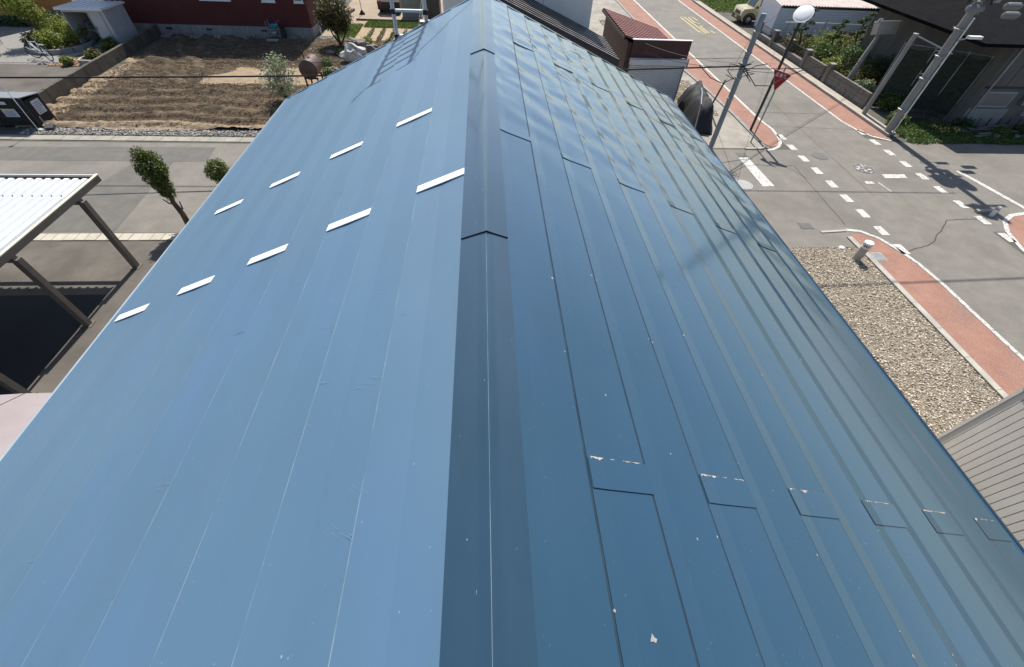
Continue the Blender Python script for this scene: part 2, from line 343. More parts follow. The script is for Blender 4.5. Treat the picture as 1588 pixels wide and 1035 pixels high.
# red cycle lanes with white edge lines
rl = MB(); z = .008
rl.sheet([(11.92, 17.2), (12.1, 16.85), (12.45, 16.95), (12.82, 17.5), (12.92, 18.4), (12.82, 19.5), (12.78, 60), (11.35, 60), (11.4, 28), (11.75, 24), (11.92, 20)], z)
rl.sheet([(16.98, 60), (16.98, 19.4), (17.2, 18.5), (17.6, 17.9), (18.05, 17.7), (18.05, 60)], z)
rl.sheet([(11.86, 10.72), (12.2, 10.7), (12.6, 10.4), (12.86, 9.8), (13.02, 9.2), (13.12, 8.4), (13.12, -30), (11.86, -30)], z)
rl.sheet([(17.25, -30), (17.25, 9.8), (17.55, 10.7), (18.0, 11.35), (18.6, 11.7), (19.6, 11.8), (19.6, -30)], z)
struct(rl.build('cycle_lane', redlane))
def mark(name, mb, mt=paintw): return mb.build(name, mt, road)
Z = .0125
mark('edge_line', MB().line([(11.7, 16.52), (12.1, 16.62), (12.45, 16.86), (12.75, 17.3), (12.9, 17.8), (13.0, 18.6), (12.88, 19.6), (12.85, 60)], .13, Z))
mark('edge_line', MB().line([(16.9, 60), (16.9, 19.5), (17.08, 18.6), (17.4, 17.98), (18.0, 17.58)], .12, Z))
mark('edge_line', MB().line([(11.85, 10.92), (12.3, 10.84), (12.7, 10.45), (12.95, 9.85), (13.12, 9.2), (13.2, 8.3), (13.2, -30)], .12, Z))
mark('edge_line', MB().line([(17.15, -30), (17.15, 9.8), (17.5, 10.8), (17.95, 11.42), (18.5, 11.76), (19.2, 11.9)], .15, Z))
for X, Y0, n in ((13.02, 17.8, 9), (17.13, 18.4, 9)):
    for k in range(n):
        y = Y0 - k * .99 + random.uniform(-.02, .02); x = X + random.uniform(-.02, .02) + .005 * k
        mark('dash_line', MB().sheet([(x - .14, y - .25), (x + .14, y - .25), (x + .14, y + .25), (x - .14, y + .25)], Z))
for k in range(9):
    y = 27.5 + k * 2.2
mark('stop_line', MB().sheet([(10.26, 13.62), (10.72, 13.64), (10.66, 15.86), (10.26, 15.84)], Z))
mark('stop_line', MB().sheet([(15.5, 14.28), (16.42, 14.3), (16.5, 14.6), (15.56, 14.58)], Z))
mark('worn_line', MB().line([(15.0, 13.95), (15.08, 13.3)], .05, Z)); mark('worn_line', MB().sheet([(14.45, 13.85), (14.8, 13.85), (14.8, 14.02), (14.5, 14.05)], Z))
mark('worn_line', MB().line([(19.0, 14.9), (19.17, 13.99), (19.3, 13.1), (19.45, 12.2), (19.6, 10.8)], .2, Z))
ym = MB()
for pl in ([(15.16, 38.4), (15.24, 34.3)], [(15.14, 38.55), (15.50, 38.6), (15.64, 34.6), (15.66, 34.2), (15.24, 34.14)], [(15.25, 34.64), (15.5, 34.68)]):
    ym.line(pl, .11, Z)
for pl in ([(15.80, 38.55), (16.16, 38.6), (16.21, 37.6)], [(15.79, 38.4), (15.80, 37.03), (16.09, 36.56)], [(16.12, 36.16), (15.84, 35.94), (15.86, 34.2), (16.3, 34.2), (16.19, 34.96)]):
    ym.line(pl, .11, Z + .004)
mark('yellow_marking', ym, painty)
# kerbs
def kerb(pts, w, h, mt=concrete, seg=.6):
    base = struct(link('kerb', None), None); base.location = (pts[0][0], pts[0][1], 0)
    for (x0, y0), (x1, y1) in zip(pts, pts[1:]):
        d = Vector((x1 - x0, y1 - y0)); n = max(1, int(d.length / seg)); az = math.atan2(d.y, d.x)
        for k in range(n):
            t = (k + .5) / n; MB().obox((x0 + d.x * t, y0 + d.y * t, h / 2), d.length / n - .012, w, h + random.uniform(-.004, .004), az).build('kerb_stone', mt, base)
    return base
kerb([(11.74, -2), (11.74, 9.4), (11.7, 10.5)], .17, .05, seg=.9)
kerb([(11.82, 17.3), (11.82, 20), (11.65, 24), (11.3, 28), (11.25, 44)], .16, .05, conc_grey, seg=1.2)
kerb([(18.15, 18.0), (18.15, 44)], .14, .11, concrete, seg=1.2)
struct(MB().box(18.23, 18.62, 18.2, 44, 0, .09).build('footway', mat('footway_concrete', (.33, .285, .23), (.40, .35, .285), scale=1.6, rough=.9, bump=.003, bscale=70)))
kerb([(11.95, 16.75), (11.45, 16.62), (10.85, 16.62)], .1, .05, concrete, seg=.5)
kerb([(10.9, 10.78), (11.8, 10.86)], .09, .03, concrete, seg=.5)
# manholes, gratings
def manhole(x, y, r, label, mt=iron):
    t = thing('manhole_cover', label, 'manhole cover', (x, y, .012))
    MB().lathe((x, y, .012), [(r + .05, 0), (r + .05, .004), (r, .004)], 28).build('frame', mt, t)
    m = MB().lathe((x, y, .012), [(0.001, .007), (r * .96, .007), (r * .98, .0)], 28)
    for k in range(-4, 5):
        w = math.sqrt(max(0, (r * .86) ** 2 - (k * r / 5) ** 2)); m.box(x - w, x + w, y + k * r / 5 - .012, y + k * r / 5 + .012, .018, .022)
    m.build('lid', mt, t)
manhole(13.85, 16.09, .30, 'round iron manhole cover in the junction, left of the pair')
manhole(15.12, 15.04, .34, 'round iron manhole cover in the junction with flaked white paint', mat('iron_flaked', (.10, .095, .085), (.2, .19, .17), scale=8, rough=.8, specks=(9, .58, (.6, .6, .56))))
manhole(9.55, 13.74, .30, 'pale round manhole cover beside the stop line at the roof edge', mat('manhole_pale', (.34, .34, .32), (.42, .42, .40), scale=20, rough=.7))
for x, y, lab in ((10.58, 11.13, 'square drain grating by the gravel yard'), (10.52, 16.1, 'square drain grating by the far end of the stop line')):
    t = thing('drain_grating', lab, 'drain grating', (x, y, .012)); MB().box(x - .22, x + .22, y - .17, y + .17, .002, .012).build('frame', iron, t)
    for k in range(7): MB().box(x - .20 + k * .06, x - .17 + k * .06, y - .15, y + .15, .012, .022).build('bar', iron, t)
t = thing('inspection_plate', 'flat grey metal plate let into the red lane beside the kerb', 'metal plate', (12.06, 9.52, .01))
MB().box(11.88, 12.24, 9.32, 9.72, .004, .014).build('frame', concrete, t); MB().box(11.91, 12.21, 9.35, 9.69, .012, .019).build('plate', steel, t)

# gravel yard on the right, gravel edging of the field
def pebbles(name, x0, x1, y0, y1, n, s0, s1, mt, zf=.3, wig=None):
    P = np.stack([rng.uniform(x0, x1, n), rng.uniform(y0, y1, n), np.zeros(n)], 1)
    s = rng.uniform(s0, s1, n) * rng.choice([.7, 1, 1, 1.25], n); P[:, 2] = s * rng.uniform(0, zf + .4, n)
    S = np.stack([s, s * rng.uniform(.6, 1, n), s * rng.uniform(.4, .75, n)], 1)
    return batch(name, OCT_V, OCT_F, P, S, mt, None, flat=.6)
struct(MB().sheet([(2.4, 2.5), (11.64, 2.5), (11.64, 9.98), (2.4, 9.98)], .004).build('gravel_bed', mat('gravel_base', (.15, .125, .095), (.28, .24, .185), scale=25, rough=1, bump=.01, bscale=60)))
pebbles('gravel', 5.6, 11.64, 2.6, 9.98, 52000, .014, .030, stone_l)
pebbles('gravel', -18.0, -7, 17.2, 17.75, 4200, .02, .05, stone_g)
pebbles('gravel', 9.45, 11.1, 20.0, 24.6, 5000, .02, .045, stone_l)
pebbles('gravel', 8.5, 11.1, 27.5, 37, 9000, .025, .05, stone_l)
pebbles('gravel', -20.4, -8.0, 30.0, 30.85, 3500, .03, .06, stone_g)

# ------------------------------------------------------------------ the tilled field
nx, ny = 150, 170; X0, X1, Y0, Y1 = -18.5, -4.0, 17.75, 30.3
vs = []; fs = []; fmi = []
for j in range(ny + 1):
    y = Y0 + (Y1 - Y0) * j / ny
    for i in range(nx + 1):
        x = X0 + (X1 - X0) * i / nx; p = Vector((x, y, 0))
        f = .0
        wob = .5 * noise.noise(p * .35) * 2
        if y < 22.5: f += .085 * math.sin((y + wob * .35) * 2 * math.pi / .85) * min(1, (22.5 - y) / .8)
        elif x < -14: f += .07 * math.sin((y * .55 + x * .75 + wob) * 2 * math.pi / 1.3)
        dryp = (22.7 + .25 * noise.noise(Vector((x * .8, 0, 0))) < y < 25.0 + .5 * noise.noise(Vector((x, 3, 0)))) and x > -13.8 + .8 * noise.noise(Vector((0, y, 0))) + (y - 22.7) * .4
        if dryp: f = 0
        h = .06 + f + .05 * noise.noise(p * 1.6) + (.012 if dryp else .05) * noise.noise(p * 4.5) + (.008 if dryp else .04) * noise.noise(p * 11)
        vs.append((x, y, max(.006, h)))
for j in range(ny):
    for i in range(nx):
        a = j * (nx + 1) + i; fs.append((a, a + 1, a + nx + 2, a + nx + 1)); x, y, _ = vs[a]
        wx_ = -18.5 - (y - 18.5) * .045
        d_ = ((22.7 + .25 * noise.noise(Vector((x * .8, 0, 0))) < y < 25.0 + .5 * noise.noise(Vector((x, 3, 0)))) and x > -13.8 + .8 * noise.noise(Vector((0, y, 0))) + (y - 22.7) * .4) or (x < wx_ + .95 + .3 * noise.noise(Vector((y * 1.5, 1, 0))) + random.uniform(-.06, .06) and y < 26) or (y < 18.25 + .15 * noise.noise(Vector((x, 8, 0))))
        fmi.append(1 if d_ else 0)
fm = MB(); fm.add(vs, fs); fm.m = fmi; fld = struct(fm.build('field', [soil, mat('dry_soil', (.26, .19, .12), (.34, .26, .17), scale=2.5, rough=1, bump=.02, bscale=30)], smooth=False, fix=False))
n = 26000; P = np.stack([rng.uniform(-18.3, -5, n), 17.9 + 12.2 * rng.beta(1.1, 1.4, n), np.full(n, .10)], 1)
keep = [i for i in range(n) if not (22.7 < P[i, 1] < 25.0 and P[i, 0] > -13.6 + random.uniform(-.4, .4))]; P = P[keep]; n = len(P)
s = rng.uniform(.015, .04, n); batch('soil_clods', OCT_V, OCT_F, P, np.stack([s, s * .8, s * .6], 1), clod_m, None, flat=.5)

# ------------------------------------------------------------------ our house with the blue roof
HOUSE = thing('blue_roofed_house', 'two storey house whose blue metal roof fills the foreground', 'house', (0, 2, 0))
YF, YN = 6.82, -4.0; RZ = 6.53
TL, TR = .45, .42
XL, XR = 2.98, 2.93
def zl(x): return RZ - TL * abs(x)
def zr(x): return RZ - TR * abs(x)
wall_m = mat('house_wall', (.50, .46, .40), (.56, .52, .46), scale=1.5, rough=.8)
MB().prismy([(-2.45, 0), (2.45, 0), (2.45, zr(2.45) - .12), (0, RZ - .12), (-2.45, zl(2.45) - .12)], YN + .4, YF - .35).build('wall', wall_m, HOUSE)
ROOF = MB().prismy([(-XL + .03, zl(XL) - .10), (0, RZ - .1), (XR - .03, zr(XR) - .10), (XR - .03, zr(XR) - .022), (0, RZ - .022), (-XL + .03, zl(XL) - .022)], YN, YF - .02).build('roof', dark_in, HOUSE)
def dent(side, x, y):
    if side > 0:
        a = max(0, min(1, (y - 1.8) / 2.2)) ** 1.3; e = max(0, 1 - a)
        p = Vector((x * 4.2 + .3 * y, y * 4.0 + x * 1.6, 0)); w = .35 + .65 * max(0, min(1, .5 + 1.6 * noise.noise(Vector((x * .8, y * .7, 5)))))
        return w * (a * .0095 + e * .0006) * noise.noise(p) + w * a * .0038 * noise.noise(p * 2.0 + Vector((7, 3, 1)))
    p = Vector((x * 2.2, y * 1.3, 4)); a = max(0, min(1, (y - 4.5) / 2))
    return (.0007 + .0008 * a) * noise.noise(p)
def offr(f, y):            # height of a right-hand course above the deck: f across the course, pressed band deeper on the far, dented sheets
    a = max(0, min(1, (y - 1.2) / 3.0)); top = .0105 + .0035 * a
    s0 = .0036 + .0008 * a; s1 = .0028 - .0005 * a
    return s0 + (s1 - s0) * f / .24 if f < .24 else s1 + (top - s1) * (f - .24) / .76
def panel(side, xa, xb, y0, y1, first=False):
    T = TL if side < 0 else TR; mb = MB(); w = xb - xa
    dy = .045 if side > 0 else .09
    ny = max(2, int((y1 - y0) / dy)); lo, hi = .002, .011
    def add_strip(xs, os_, mi, dn=True):
        k = len(mb.v); m = len(xs)
        for j in range(ny + 1):
            y = y0 + (y1 - y0) * j / ny
            for x, o in zip(xs, os_):
                mb.v.append((side * x, y, RZ - T * x + (offr(-o - 1, y) if o <= -1 else offr(1, y) + (o - .0135) if side > 0 else o) + (dent(side, x, y) if dn else 0)))
        for j in range(ny):
            for i in range(m - 1):
                a = k + j * m + i; mb.f.append((a, a + 1, a + m + 1, a + m) if side > 0 else (a + 1, a, a + m, a + m + 1)); mb.m.append(mi)
    if side > 0:
        bend = w * .24                                   # pressed band below the seam
        n = 3; xs = [xa + bend * i / n for i in range(n + 1)]; add_strip(xs, [-1 - .24 * i / n for i in range(n + 1)], 0)
        n = 6; xs2 = [xa + bend + (w - bend - .011) * i / n for i in range(n + 1)]
        add_strip(xs2, [-1.24 - .76 * i / n for i in range(n + 1)], 0)
        add_strip([xb - .011, xb - .002], [.0135, .0085], 1); add_strip([xb - .002, xb - .001], [.0085, -.003], 1)
    else:
        n = 6; xs = [xa + (w - .005) * i / n for i in range(n + 1)]; add_strip(xs[:4], [.0035 - .0007 * i / 3 for i in range(4)], 0); add_strip(xs[3:], [.0028 + .0082 * i / 3 for i in range(4)], 0)
        add_strip([xb - .005, xb - .001], [hi, hi - .0012], 1); add_strip([xb - .001, xb], [hi - .0012, -.003], 1)
    return mb.build('roof_panel', [roof_l, chalk_glint] if side < 0 else [roof_r, hem], ROOF, smooth=True, fix=False)
PL, PR = .305, .2285
def cover(side, xa, xb, y0, y1, mt, lift=.0035):
    T = TL if side < 0 else TR; mb = MB(); n = 6; xa += .004; xb += .004
    n = 8 if side > 0 else 6; prof = [(xa + (xb - xa - .006) * i / n, offr(i / n, y0) + max(0, dent(1, xa + (xb - xa) * i / n, y0)) if side > 0 else (.003 + .0095 * (i / n))) for i in range(n + 1)]
    for i in range(n):
        (x0, o0), (x1, o1) = prof[i], prof[i + 1]
        tb = lift + (.0015 if side > 0 else .003)
        q = [(side * x, y, RZ - T * x + o + (.001 if k == 0 else (tb if y == y0 else lift))) for k in (0, 1) for (x, o) in ((x0, o0), (x1, o1)) for y in (y0, y1)]
        mb.add(q, [(0, 1, 3, 2), (4, 6, 7, 5), (0, 2, 6, 4), (1, 5, 7, 3), (0, 4, 5, 1), (2, 3, 7, 6)])
    return mb.build('joint_cover', mt, ROOF)
PAN = 4.76
for i in range(9):
    xa = .11 + PL * i; xb = xa + PL
    js = [3.53, 3.53 - PAN] if i % 2 else [2.30 + PAN, 2.30, 2.30 - PAN]
    ys = sorted([YN, YF] + [j for j in js if YN < j < YF])
    for a, b in zip(ys, ys[1:]): panel(-1, xa, xb, a, b)
    for j in js:
        if YN < j < YF: cover(-1, xa, xb, j - .005 - .02, j + .05, cover_w if j > 0 else roof_l, .005)
xa = .11 + PL * 9; panel(-1, xa, XL - .05, YN, YF)
for i in range(12):
    xa = .095 + PR * i; xb = xa + PR
    js = [.47, .47 + PAN, .47 - PAN] if i % 2 else [2.86, 2.86 - PAN]
    ys = sorted([YN, YF] + [j for j in js if YN < j < YF])
    for a, b in zip(ys, ys[1:]): panel(1, xa, xb, a, b)
    for j in js:
        if YN < j < YF:
            cv = cover(1, xa, xb, j, j + (.105 if j < 1 else .07), roof_r, .0035)
            if 0 < j < 1:
                mb = MB(); nn = 60; amt = max(.45, 1 - i * .07); y_ = j + .1065
                def zz(x_, yy): return RZ - TR * x_ + offr(min(1, max(0, (x_ - xa) / PR)), .55) + .0045
                def low(q):
                    v = noise.noise(Vector((q * .11 + i * 3.3, i * 1.7, 0))) * 1.1 + .45 * noise.noise(Vector((q * .45, i, 4))) + (.42 if q < nn * .45 else .10) * amt
                    return max(0, v) * (.014 if q < nn * .45 else .009)
                for q in range(nn):
                    u0 = xa + .012 + (xb - xa - .026) * q / nn; u1 = xa + .012 + (xb - xa - .026) * (q + 1) / nn; h0 = low(q); h1 = low(q + 1)
                    if h0 + h1 < .0012: continue
                    mb.add([(u0, y_ - h0, zz(u0, 0)), (u1, y_ - h1, zz(u1, 0)), (u1, y_, zz(u1, 0)), (u0, y_, zz(u0, 0))], [(0, 1, 2, 3)], 0 if q < nn * .42 - i * 2 else 1)
                if mb.f: mb.build('peeled_paint', [bare_tin, rust], ROOF, fix=False)
panel(1, .095 + PR * 12, XR - .05, YN, YF)
# top starter strips beneath the cap
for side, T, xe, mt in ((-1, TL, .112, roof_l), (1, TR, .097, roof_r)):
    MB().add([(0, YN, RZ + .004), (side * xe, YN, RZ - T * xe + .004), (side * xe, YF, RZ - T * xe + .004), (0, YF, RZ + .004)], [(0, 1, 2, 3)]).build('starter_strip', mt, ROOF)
# rounded eave trims
for side, T, X, mt in ((-1, TL, XL, mat('eave_trim_glare', (.30, .38, .46), (.42, .48, .52), scale=2, rough=.3, spec=.7)), (1, TR, XR, mat('eave_trim_blue', (.018, .036, .055), (.024, .047, .07), scale=3, rough=.8, spec=.2))):  # left trim's pale colour paints the sun glare along the eave
    mb = MB(); prof = [(X - .055, .012), (X - .03, .012), (X - .012, .008), (X, -.004), (X + .006, -.025), (X + .004, -.06), (X - .01, -.075)]
    k = 0; ny_ = 60
    for j in range(ny_ + 1):
        y = YN + (YF - YN) * j / ny_
        for x, o in prof: mb.v.append((side * x, y, RZ - T * X + (X - x if x < X else 0) * T + o + .0012 * noise.noise(Vector((y * 1.7, side, 0)))))
    m = len(prof)
    for j in range(ny_):
        for i in range(m - 1): a = j * m + i; mb.f.append((a, a + 1, a + m + 1, a + m)); mb.m.append(0)
    mb.build('eave_trim', mt, ROOF, smooth=True)
# far rake trim
for side, T, X, mt in ((-1, TL, XL, roof_l), (1, TR, XR, roof_r)):
    mb = MB()
    q = [(side * x, y, RZ - T * x + o) for x in (.0, X) for (y, o) in ((YF - .02, .014), (YF + .018, .014), (YF + .018, -.13), (YF - .02, -.13))]
    mb.add(q, [(0, 1, 5, 4), (1, 2, 6, 5), (2, 3, 7, 6), (3, 0, 4, 7), (0, 3, 2, 1), (4, 5, 6, 7)]); mb.build('rake_trim', mt, ROOF)
# ridge cap in overlapping lengths, each slightly dished
for (y0, y1) in ((YN, -1.1), (-1.12, 1.61), (1.59, 4.32), (4.30, YF + .03)):
    mb = MB(); wl, wr = .118, .100; ny_ = int((y1 - y0) / .05)
    for sgn, w, T in ((-1, wl, TL), (1, wr, TR)):
        xs = [0, .0016, w * .35, w * .7, w, w + .001, w + .002]; os_ = [0] * 7
        k = len(mb.v)
        for j in range(ny_ + 1):
            t = j / ny_; y = y0 + (y1 - y0) * t; lift = .0065 * (1 - t) ** 1.0 + .0005
            if y0 < -3: lift = .001
            a = max(0, min(1, (y - 1.5) / 3))
            for ii, x in enumerate(xs):
                zz = RZ + .040 - .37 * x + lift
                if ii == 0: zz += .0015
                if ii >= 2 and ii <= 4: zz += (.0004 + .0036 * a) * noise.noise(Vector((x * 9 * sgn, y * 2.4, sgn * 3)))
                if ii >= 5: zz = RZ - T * x + (.012 if ii == 5 else .003)
                mb.v.append((sgn * x, y, zz))
        m = len(xs)
        for j in range(ny_):
            for i in range(m - 1):
                a = k + j * m + i; mb.f.append((a, a + 1, a + m + 1, a + m)); mb.m.append(1 if (i in (0, 5) and sgn < 0) or (i == 5) else 0)  # left apex strip paints the ridge highlight in pale colour
        mb.f.append(tuple(k + i for i in range(m))); mb.m.append(2)
    mb.build('ridge_cap', [cap_m, chalk_glint, dark_in], ROOF, smooth=True)
# flakes of lost paint on the near right slope
mb = MB()
for k in range(30):
    i = random.randrange(1, 9); x = .095 + PR * i - random.choice([0, 0, .02, .1]) + random.uniform(-.004, .004); y = random.uniform(-.3, 1.6); s = random.choice([.002, .003, .003, .005]) * random.uniform(.7, 1.4)
    pts = [(x + s * math.cos(a) * random.uniform(.5, 1.2), y + s * 1.5 * math.sin(a) * random.uniform(.5, 1.2)) for a in (0, 1.2, 2.5, 3.7, 5)]
    mb.add([(px, py, RZ - TR * px + .0015 + offr(((x - .095) / PR) % 1, y)) for px, py in pts], [(0, 1, 2, 3, 4)])
x, y = .425, .08; pts = [(x + s_ * math.cos(a), y + s_ * math.sin(a)) for a, s_ in ((0, .012), (.7, .006), (1.6, .013), (2.6, .007), (3.6, .012), (4.5, .005), (5.3, .010))]
mb.add([(px, py, RZ - TR * px + .0015 + offr(((x - .095) / PR) % 1, y)) for px, py in pts], [tuple(range(7))])
o = mb.build('paint_flakes', mat('flake_grey', (.26, .24, .24), (.38, .35, .34), scale=60, rough=.9), ROOF, fix=False); o['kind'] = 'stuff'
mb = MB()
for k in range(46):
    i = random.randrange(1, 10); cx_ = .11 + PL * i + random.uniform(-.03, .02); cy_ = random.uniform(-.2, 4.6); L_ = random.uniform(.03, .11); an = random.uniform(.1, .7)
    for q in range(random.randrange(3, 8)):
        ox = random.uniform(-.05, .05); oy = random.uniform(-.02, .02); l2 = L_ * random.uniform(.3, 1); w_ = random.uniform(.0006, .0016); dx_ = math.cos(an + random.uniform(-.15, .15)); dy_ = math.sin(an)
        x0_ = cx_ + ox; y0_ = cy_ + oy; x1_ = x0_ + dx_ * l2; y1_ = y0_ + dy_ * l2
        zz = lambda x_: RZ - TL * x_ + .0044 + .0082 * max(0, (((x_ - .11) / PL) % 1 - .5) * 2)
        mb.add([(-x0_, y0_, zz(x0_)), (-x1_, y1_ - w_, zz(x1_)), (-x1_, y1_ + w_, zz(x1_))], [(0, 1, 2)])
o = mb.build('scuff_marks', mat('scuff', (.15, .24, .32), (.19, .28, .36), scale=30, rough=.6), ROOF, fix=False); o['kind'] = 'stuff'
# ------------------------------------------------------------------ low porch roof at lower left
t = thing('porch', 'low annexe with pale pinkish hipped metal roof at the left edge', 'annexe', (-6, 2.5, 0))
zr_ = 2.5
MB().box(-6.6, -2.5, .5, 3.1, 0, 2.35).build('wall', wall_m, t)
rp = MB(); E1 = (-7.6, 3.5, 2.5); E2 = (-2.5, 3.5, 2.5); E3 = (-7.6, -1.0, 2.5); H1 = (-6.72, 2.3, 2.95)
pr = MB().box(-7.55, -2.5, -1, 3.46, 2.36, 2.5).build('roof', siding_gap, t)
def pface(q, nm='roof_panel'): MB().add(q, [tuple(range(len(q)))]).build(nm, pink_roof, pr, fix=False)
A_ = (-6.56, 3.5, 2.503)
pface([(-6.53, 3.5, 2.503), (-6.95, 2.3, 2.93), (-6.05, 2.3, 2.93), (-5.4, 3.5, 2.503)]); pface([(-5.4, 3.5, 2.503), (-6.05, 2.3, 2.93), (-2.6, 2.3, 2.93), (-2.6, 3.5, 2.503)])
pface([(-7.9, 3.5, 2.40), (-7.9, 2.3, 2.40), (-6.97, 2.3, 2.93), (-6.55, 3.5, 2.503)]); pface([(-7.9, 2.28, 2.43), (-7.9, -1, 2.43), (-6.95, -1, 2.96), (-6.95, 2.28, 2.96)]); pface([(-6.95, 2.28, 2.96), (-6.95, -1, 2.96), (-2.6, -1, 2.96), (-2.6, 2.28, 2.96)])

# ------------------------------------------------------------------ carport
CP = thing('carport', 'open carport with white ribbed roof and brown metal posts', 'carport', (-10.5, 7, 0))
xr = -9.60; zt = 2.2
for y in (9.25, 7.12, 5.1, 3.0):
    p = MB().box(-9.63, -9.49, y - .06, y + .06, 0, 2.0).build('post', carport_f, CP)
    MB().box(-14.5, -9.55, y - .05, y + .05, 1.93, 2.06).build('cross_beam', carport_f, CP)
    MB().box(-9.68, -9.44, y - .11, y + .11, .004, .02).build('base_plate', carport_f, p)
MB().box(-9.60, -9.54, 2.0, 10.1, 2.06, 2.20).build('roof_beam', carport_f, CP); MB().box(-9.605, -9.535, 2.0, 10.13, 2.203, 2.222).build('roof_beam', cream_edge, CP)
MB().box(-14.6, -9.60, 10.04, 10.10, 2.05, 2.19).build('roof_beam', carport_f, CP); MB().box(-14.6, -9.61, 10.09, 10.115, 2.19, 2.205).build('roof_beam', white_p, CP)
# gap, then ribbed sheets
k = 0; x = -9.64
while x > -14.5:
    pit = .21
    for (y0, y1, dz) in ((8.98, 9.94, .0), (2.0, 9.02, .02)):
        prof = [(x, 2.13), (x - .03, 2.13), (x - .06, 2.20), (x - .16, 2.20), (x - .19, 2.13), (x - pit, 2.13)]
        mb = MB(); vs = []
        for y in (y0, y1):
            for px, pz in prof: vs.append((px, y, pz + dz))
            for px, pz in prof: vs.append((px, y, pz + dz - .008))
        m = len(prof); fs = [(i, i + 1, 2 * m + i + 1, 2 * m + i) for i in range(m - 1)] + [(m + i, m + i + 1, 3 * m + i + 1, 3 * m + i) for i in range(m - 1)]
        fs += [(i, m + i, m + i + 1, i + 1) for i in range(m - 1)] + [(2 * m + i, 2 * m + i + 1, 3 * m + i + 1, 3 * m + i) for i in range(m - 1)]
        mb.add(vs, fs).build('roof_rib', carport_w, CP)
    MB().obox((x - .11, 9.10, 2.225), .012, .03, .03).build('roof_bolt', carport_f, CP)
    x -= pit; k += 1

# ------------------------------------------------------------------ left street furniture and trees
def tree_obj(name, label, cat, base, trunk_pts, rad, crown, leafm, lsize, limbs=(), group=None, nm='crown'):
    t = thing(name, label, cat, base, group)
    mb = MB().tube(trunk_pts, rad, 8)
    for l, r_ in limbs: mb.tube(l, r_, 6)
    mb.build('trunk', bark, t, smooth=True)
    pts = np.concatenate([cloud(c, r, n, sd, cl) for c, r, n, sd, cl in crown])
    leaves(nm, pts, lsize, leafm, t); return t
bx, by = -9.05, 11.2
tree_obj('topiary_tree', 'tall clipped evergreen with bare knobbly trunk by the side road', 'tree', (bx, by, 0),
    [(bx, by, 0), (bx + .03, by, .4), (bx - .04, by + .02, .75), (bx + .02, by, 1.05), (bx, by + .03, 1.6)], [.085, .075, .065, .06, .03],
    [((bx, by, 1.30), (.24, .24, .42), 2600, 1, .3), ((bx - .02, by + .03, 1.78), (.36, .36, .52), 6500, 2, .3), ((bx - .1, by, 2.2), (.2, .2, .2), 350, 7, .6)], leaf_top, .055,
    limbs=[([(bx, by, .72), (bx - .15, by, .74), (bx - .28, by + .02, .86)], [.03, .022, .014]), ([(bx, by, .5), (bx + .12, by, .56), (bx + .15, by + .02, .80)], [.03, .024, .014])])
bx, by = -8.75, 13.3
tree_obj('topiary_bush', 'small round clipped bush showing over the roof edge', 'bush', (bx, by, 0), [(bx, by, 0), (bx, by, .5)], [.05, .03],
    [((bx, by, .62), (.36, .36, .38), 4500, 3, .18)], leaf_top, .055)
bx, by = -8.9, 20.6
t = tree_obj('flowering_shrub', 'loose pale shrub with white blossom beside the brown tank', 'shrub', (bx, by, 0), [(bx, by, 0), (bx + .05, by, .7)], [.03, .015],
    [((bx, by, .95), (.72, .7, .72), 2600, 4, .55), ((bx + .1, by, 1.55), (.4, .4, .4), 700, 5, .6)], leaf_pale, .085,
    limbs=[([(bx, by, .1), (bx + .35 * math.cos(a), by + .35 * math.sin(a), .9), (bx + .55 * math.cos(a), by + .55 * math.sin(a), 1.45)], [.018, .012, .006]) for a in (0, 1.3, 2.5, 3.9, 5.1)])
leaves('blossom', cloud((bx, by, 1.05), (.8, .75, .8), 420, 6, .5), .07, petal, t)
bx, by = -8.35, 29.1
tree_obj('dark_leaved_tree', 'dense dark bronze-green tree with several stems near the red house corner', 'tree', (bx, by, 0), [(bx, by, 0), (bx - .05, by, .5), (bx - .1, by, 1.2)], [.09, .07, .04],
    [((bx - .05, by, 1.55), (1.0, .95, .85), 9000, 8, .28), ((bx + .2, by, 1.0), (.6, .6, .4), 1500, 9, .4)], leaf_red, .10,
    limbs=[([(bx, by, .05), (bx + .35, by, .55), (bx + .5, by, 1.2)], [.06, .045, .03]), ([(bx, by, .1), (bx - .35, by + .1, .6), (bx - .5, by, 1.3)], [.05, .04, .02])])
# oil tank
t = thing('oil_tank', 'brown horizontal cylinder oil tank on black legs', 'oil tank', (-8.15, 22.7, 0))
c = (-8.15, 22.2, .86); r_ = .40
MB().lathe(c, [(.001, -.06), (.2, -.05), (.34, -.02), (r_, .04), (r_, .98), (.34, 1.05), (.001, 1.09)], 28, 'Y').build('tank_body', tank_m, t, smooth=True)
MB().lathe(c, [(r_ + .006, .03), (r_ + .012, .05), (r_ + .006, .07)], 28, 'Y').build('rim', tank_m, t)
for sx in (-.28, .28):
    for sy in (.15, .85): MB().obox((c[0] + sx, c[1] + sy, .26), .06, .06, .52).build('leg', black_p, t)
MB().box(c[0] - .32, c[0] + .32, c[1] + .1, c[1] + .16, .46, .52).build('cradle', black_p, t); MB().box(c[0] - .32, c[0] + .32, c[1] + .85, c[1] + .91, .46, .52).build('cradle', black_p, t)
MB().tube([(c[0] - .1, c[1] + .25, 1.2), (c[0] - .1, c[1] + .25, 1.55), (c[0] - .16, c[1] + .25, 1.6)], .025).build('vent_pipe', black_p, t)
MB().lathe((c[0] + .06, c[1] + .4, 1.2), [(.05, 0), (.05, .1), (.001, .11)], 12).build('filler_cap', black_p, t)
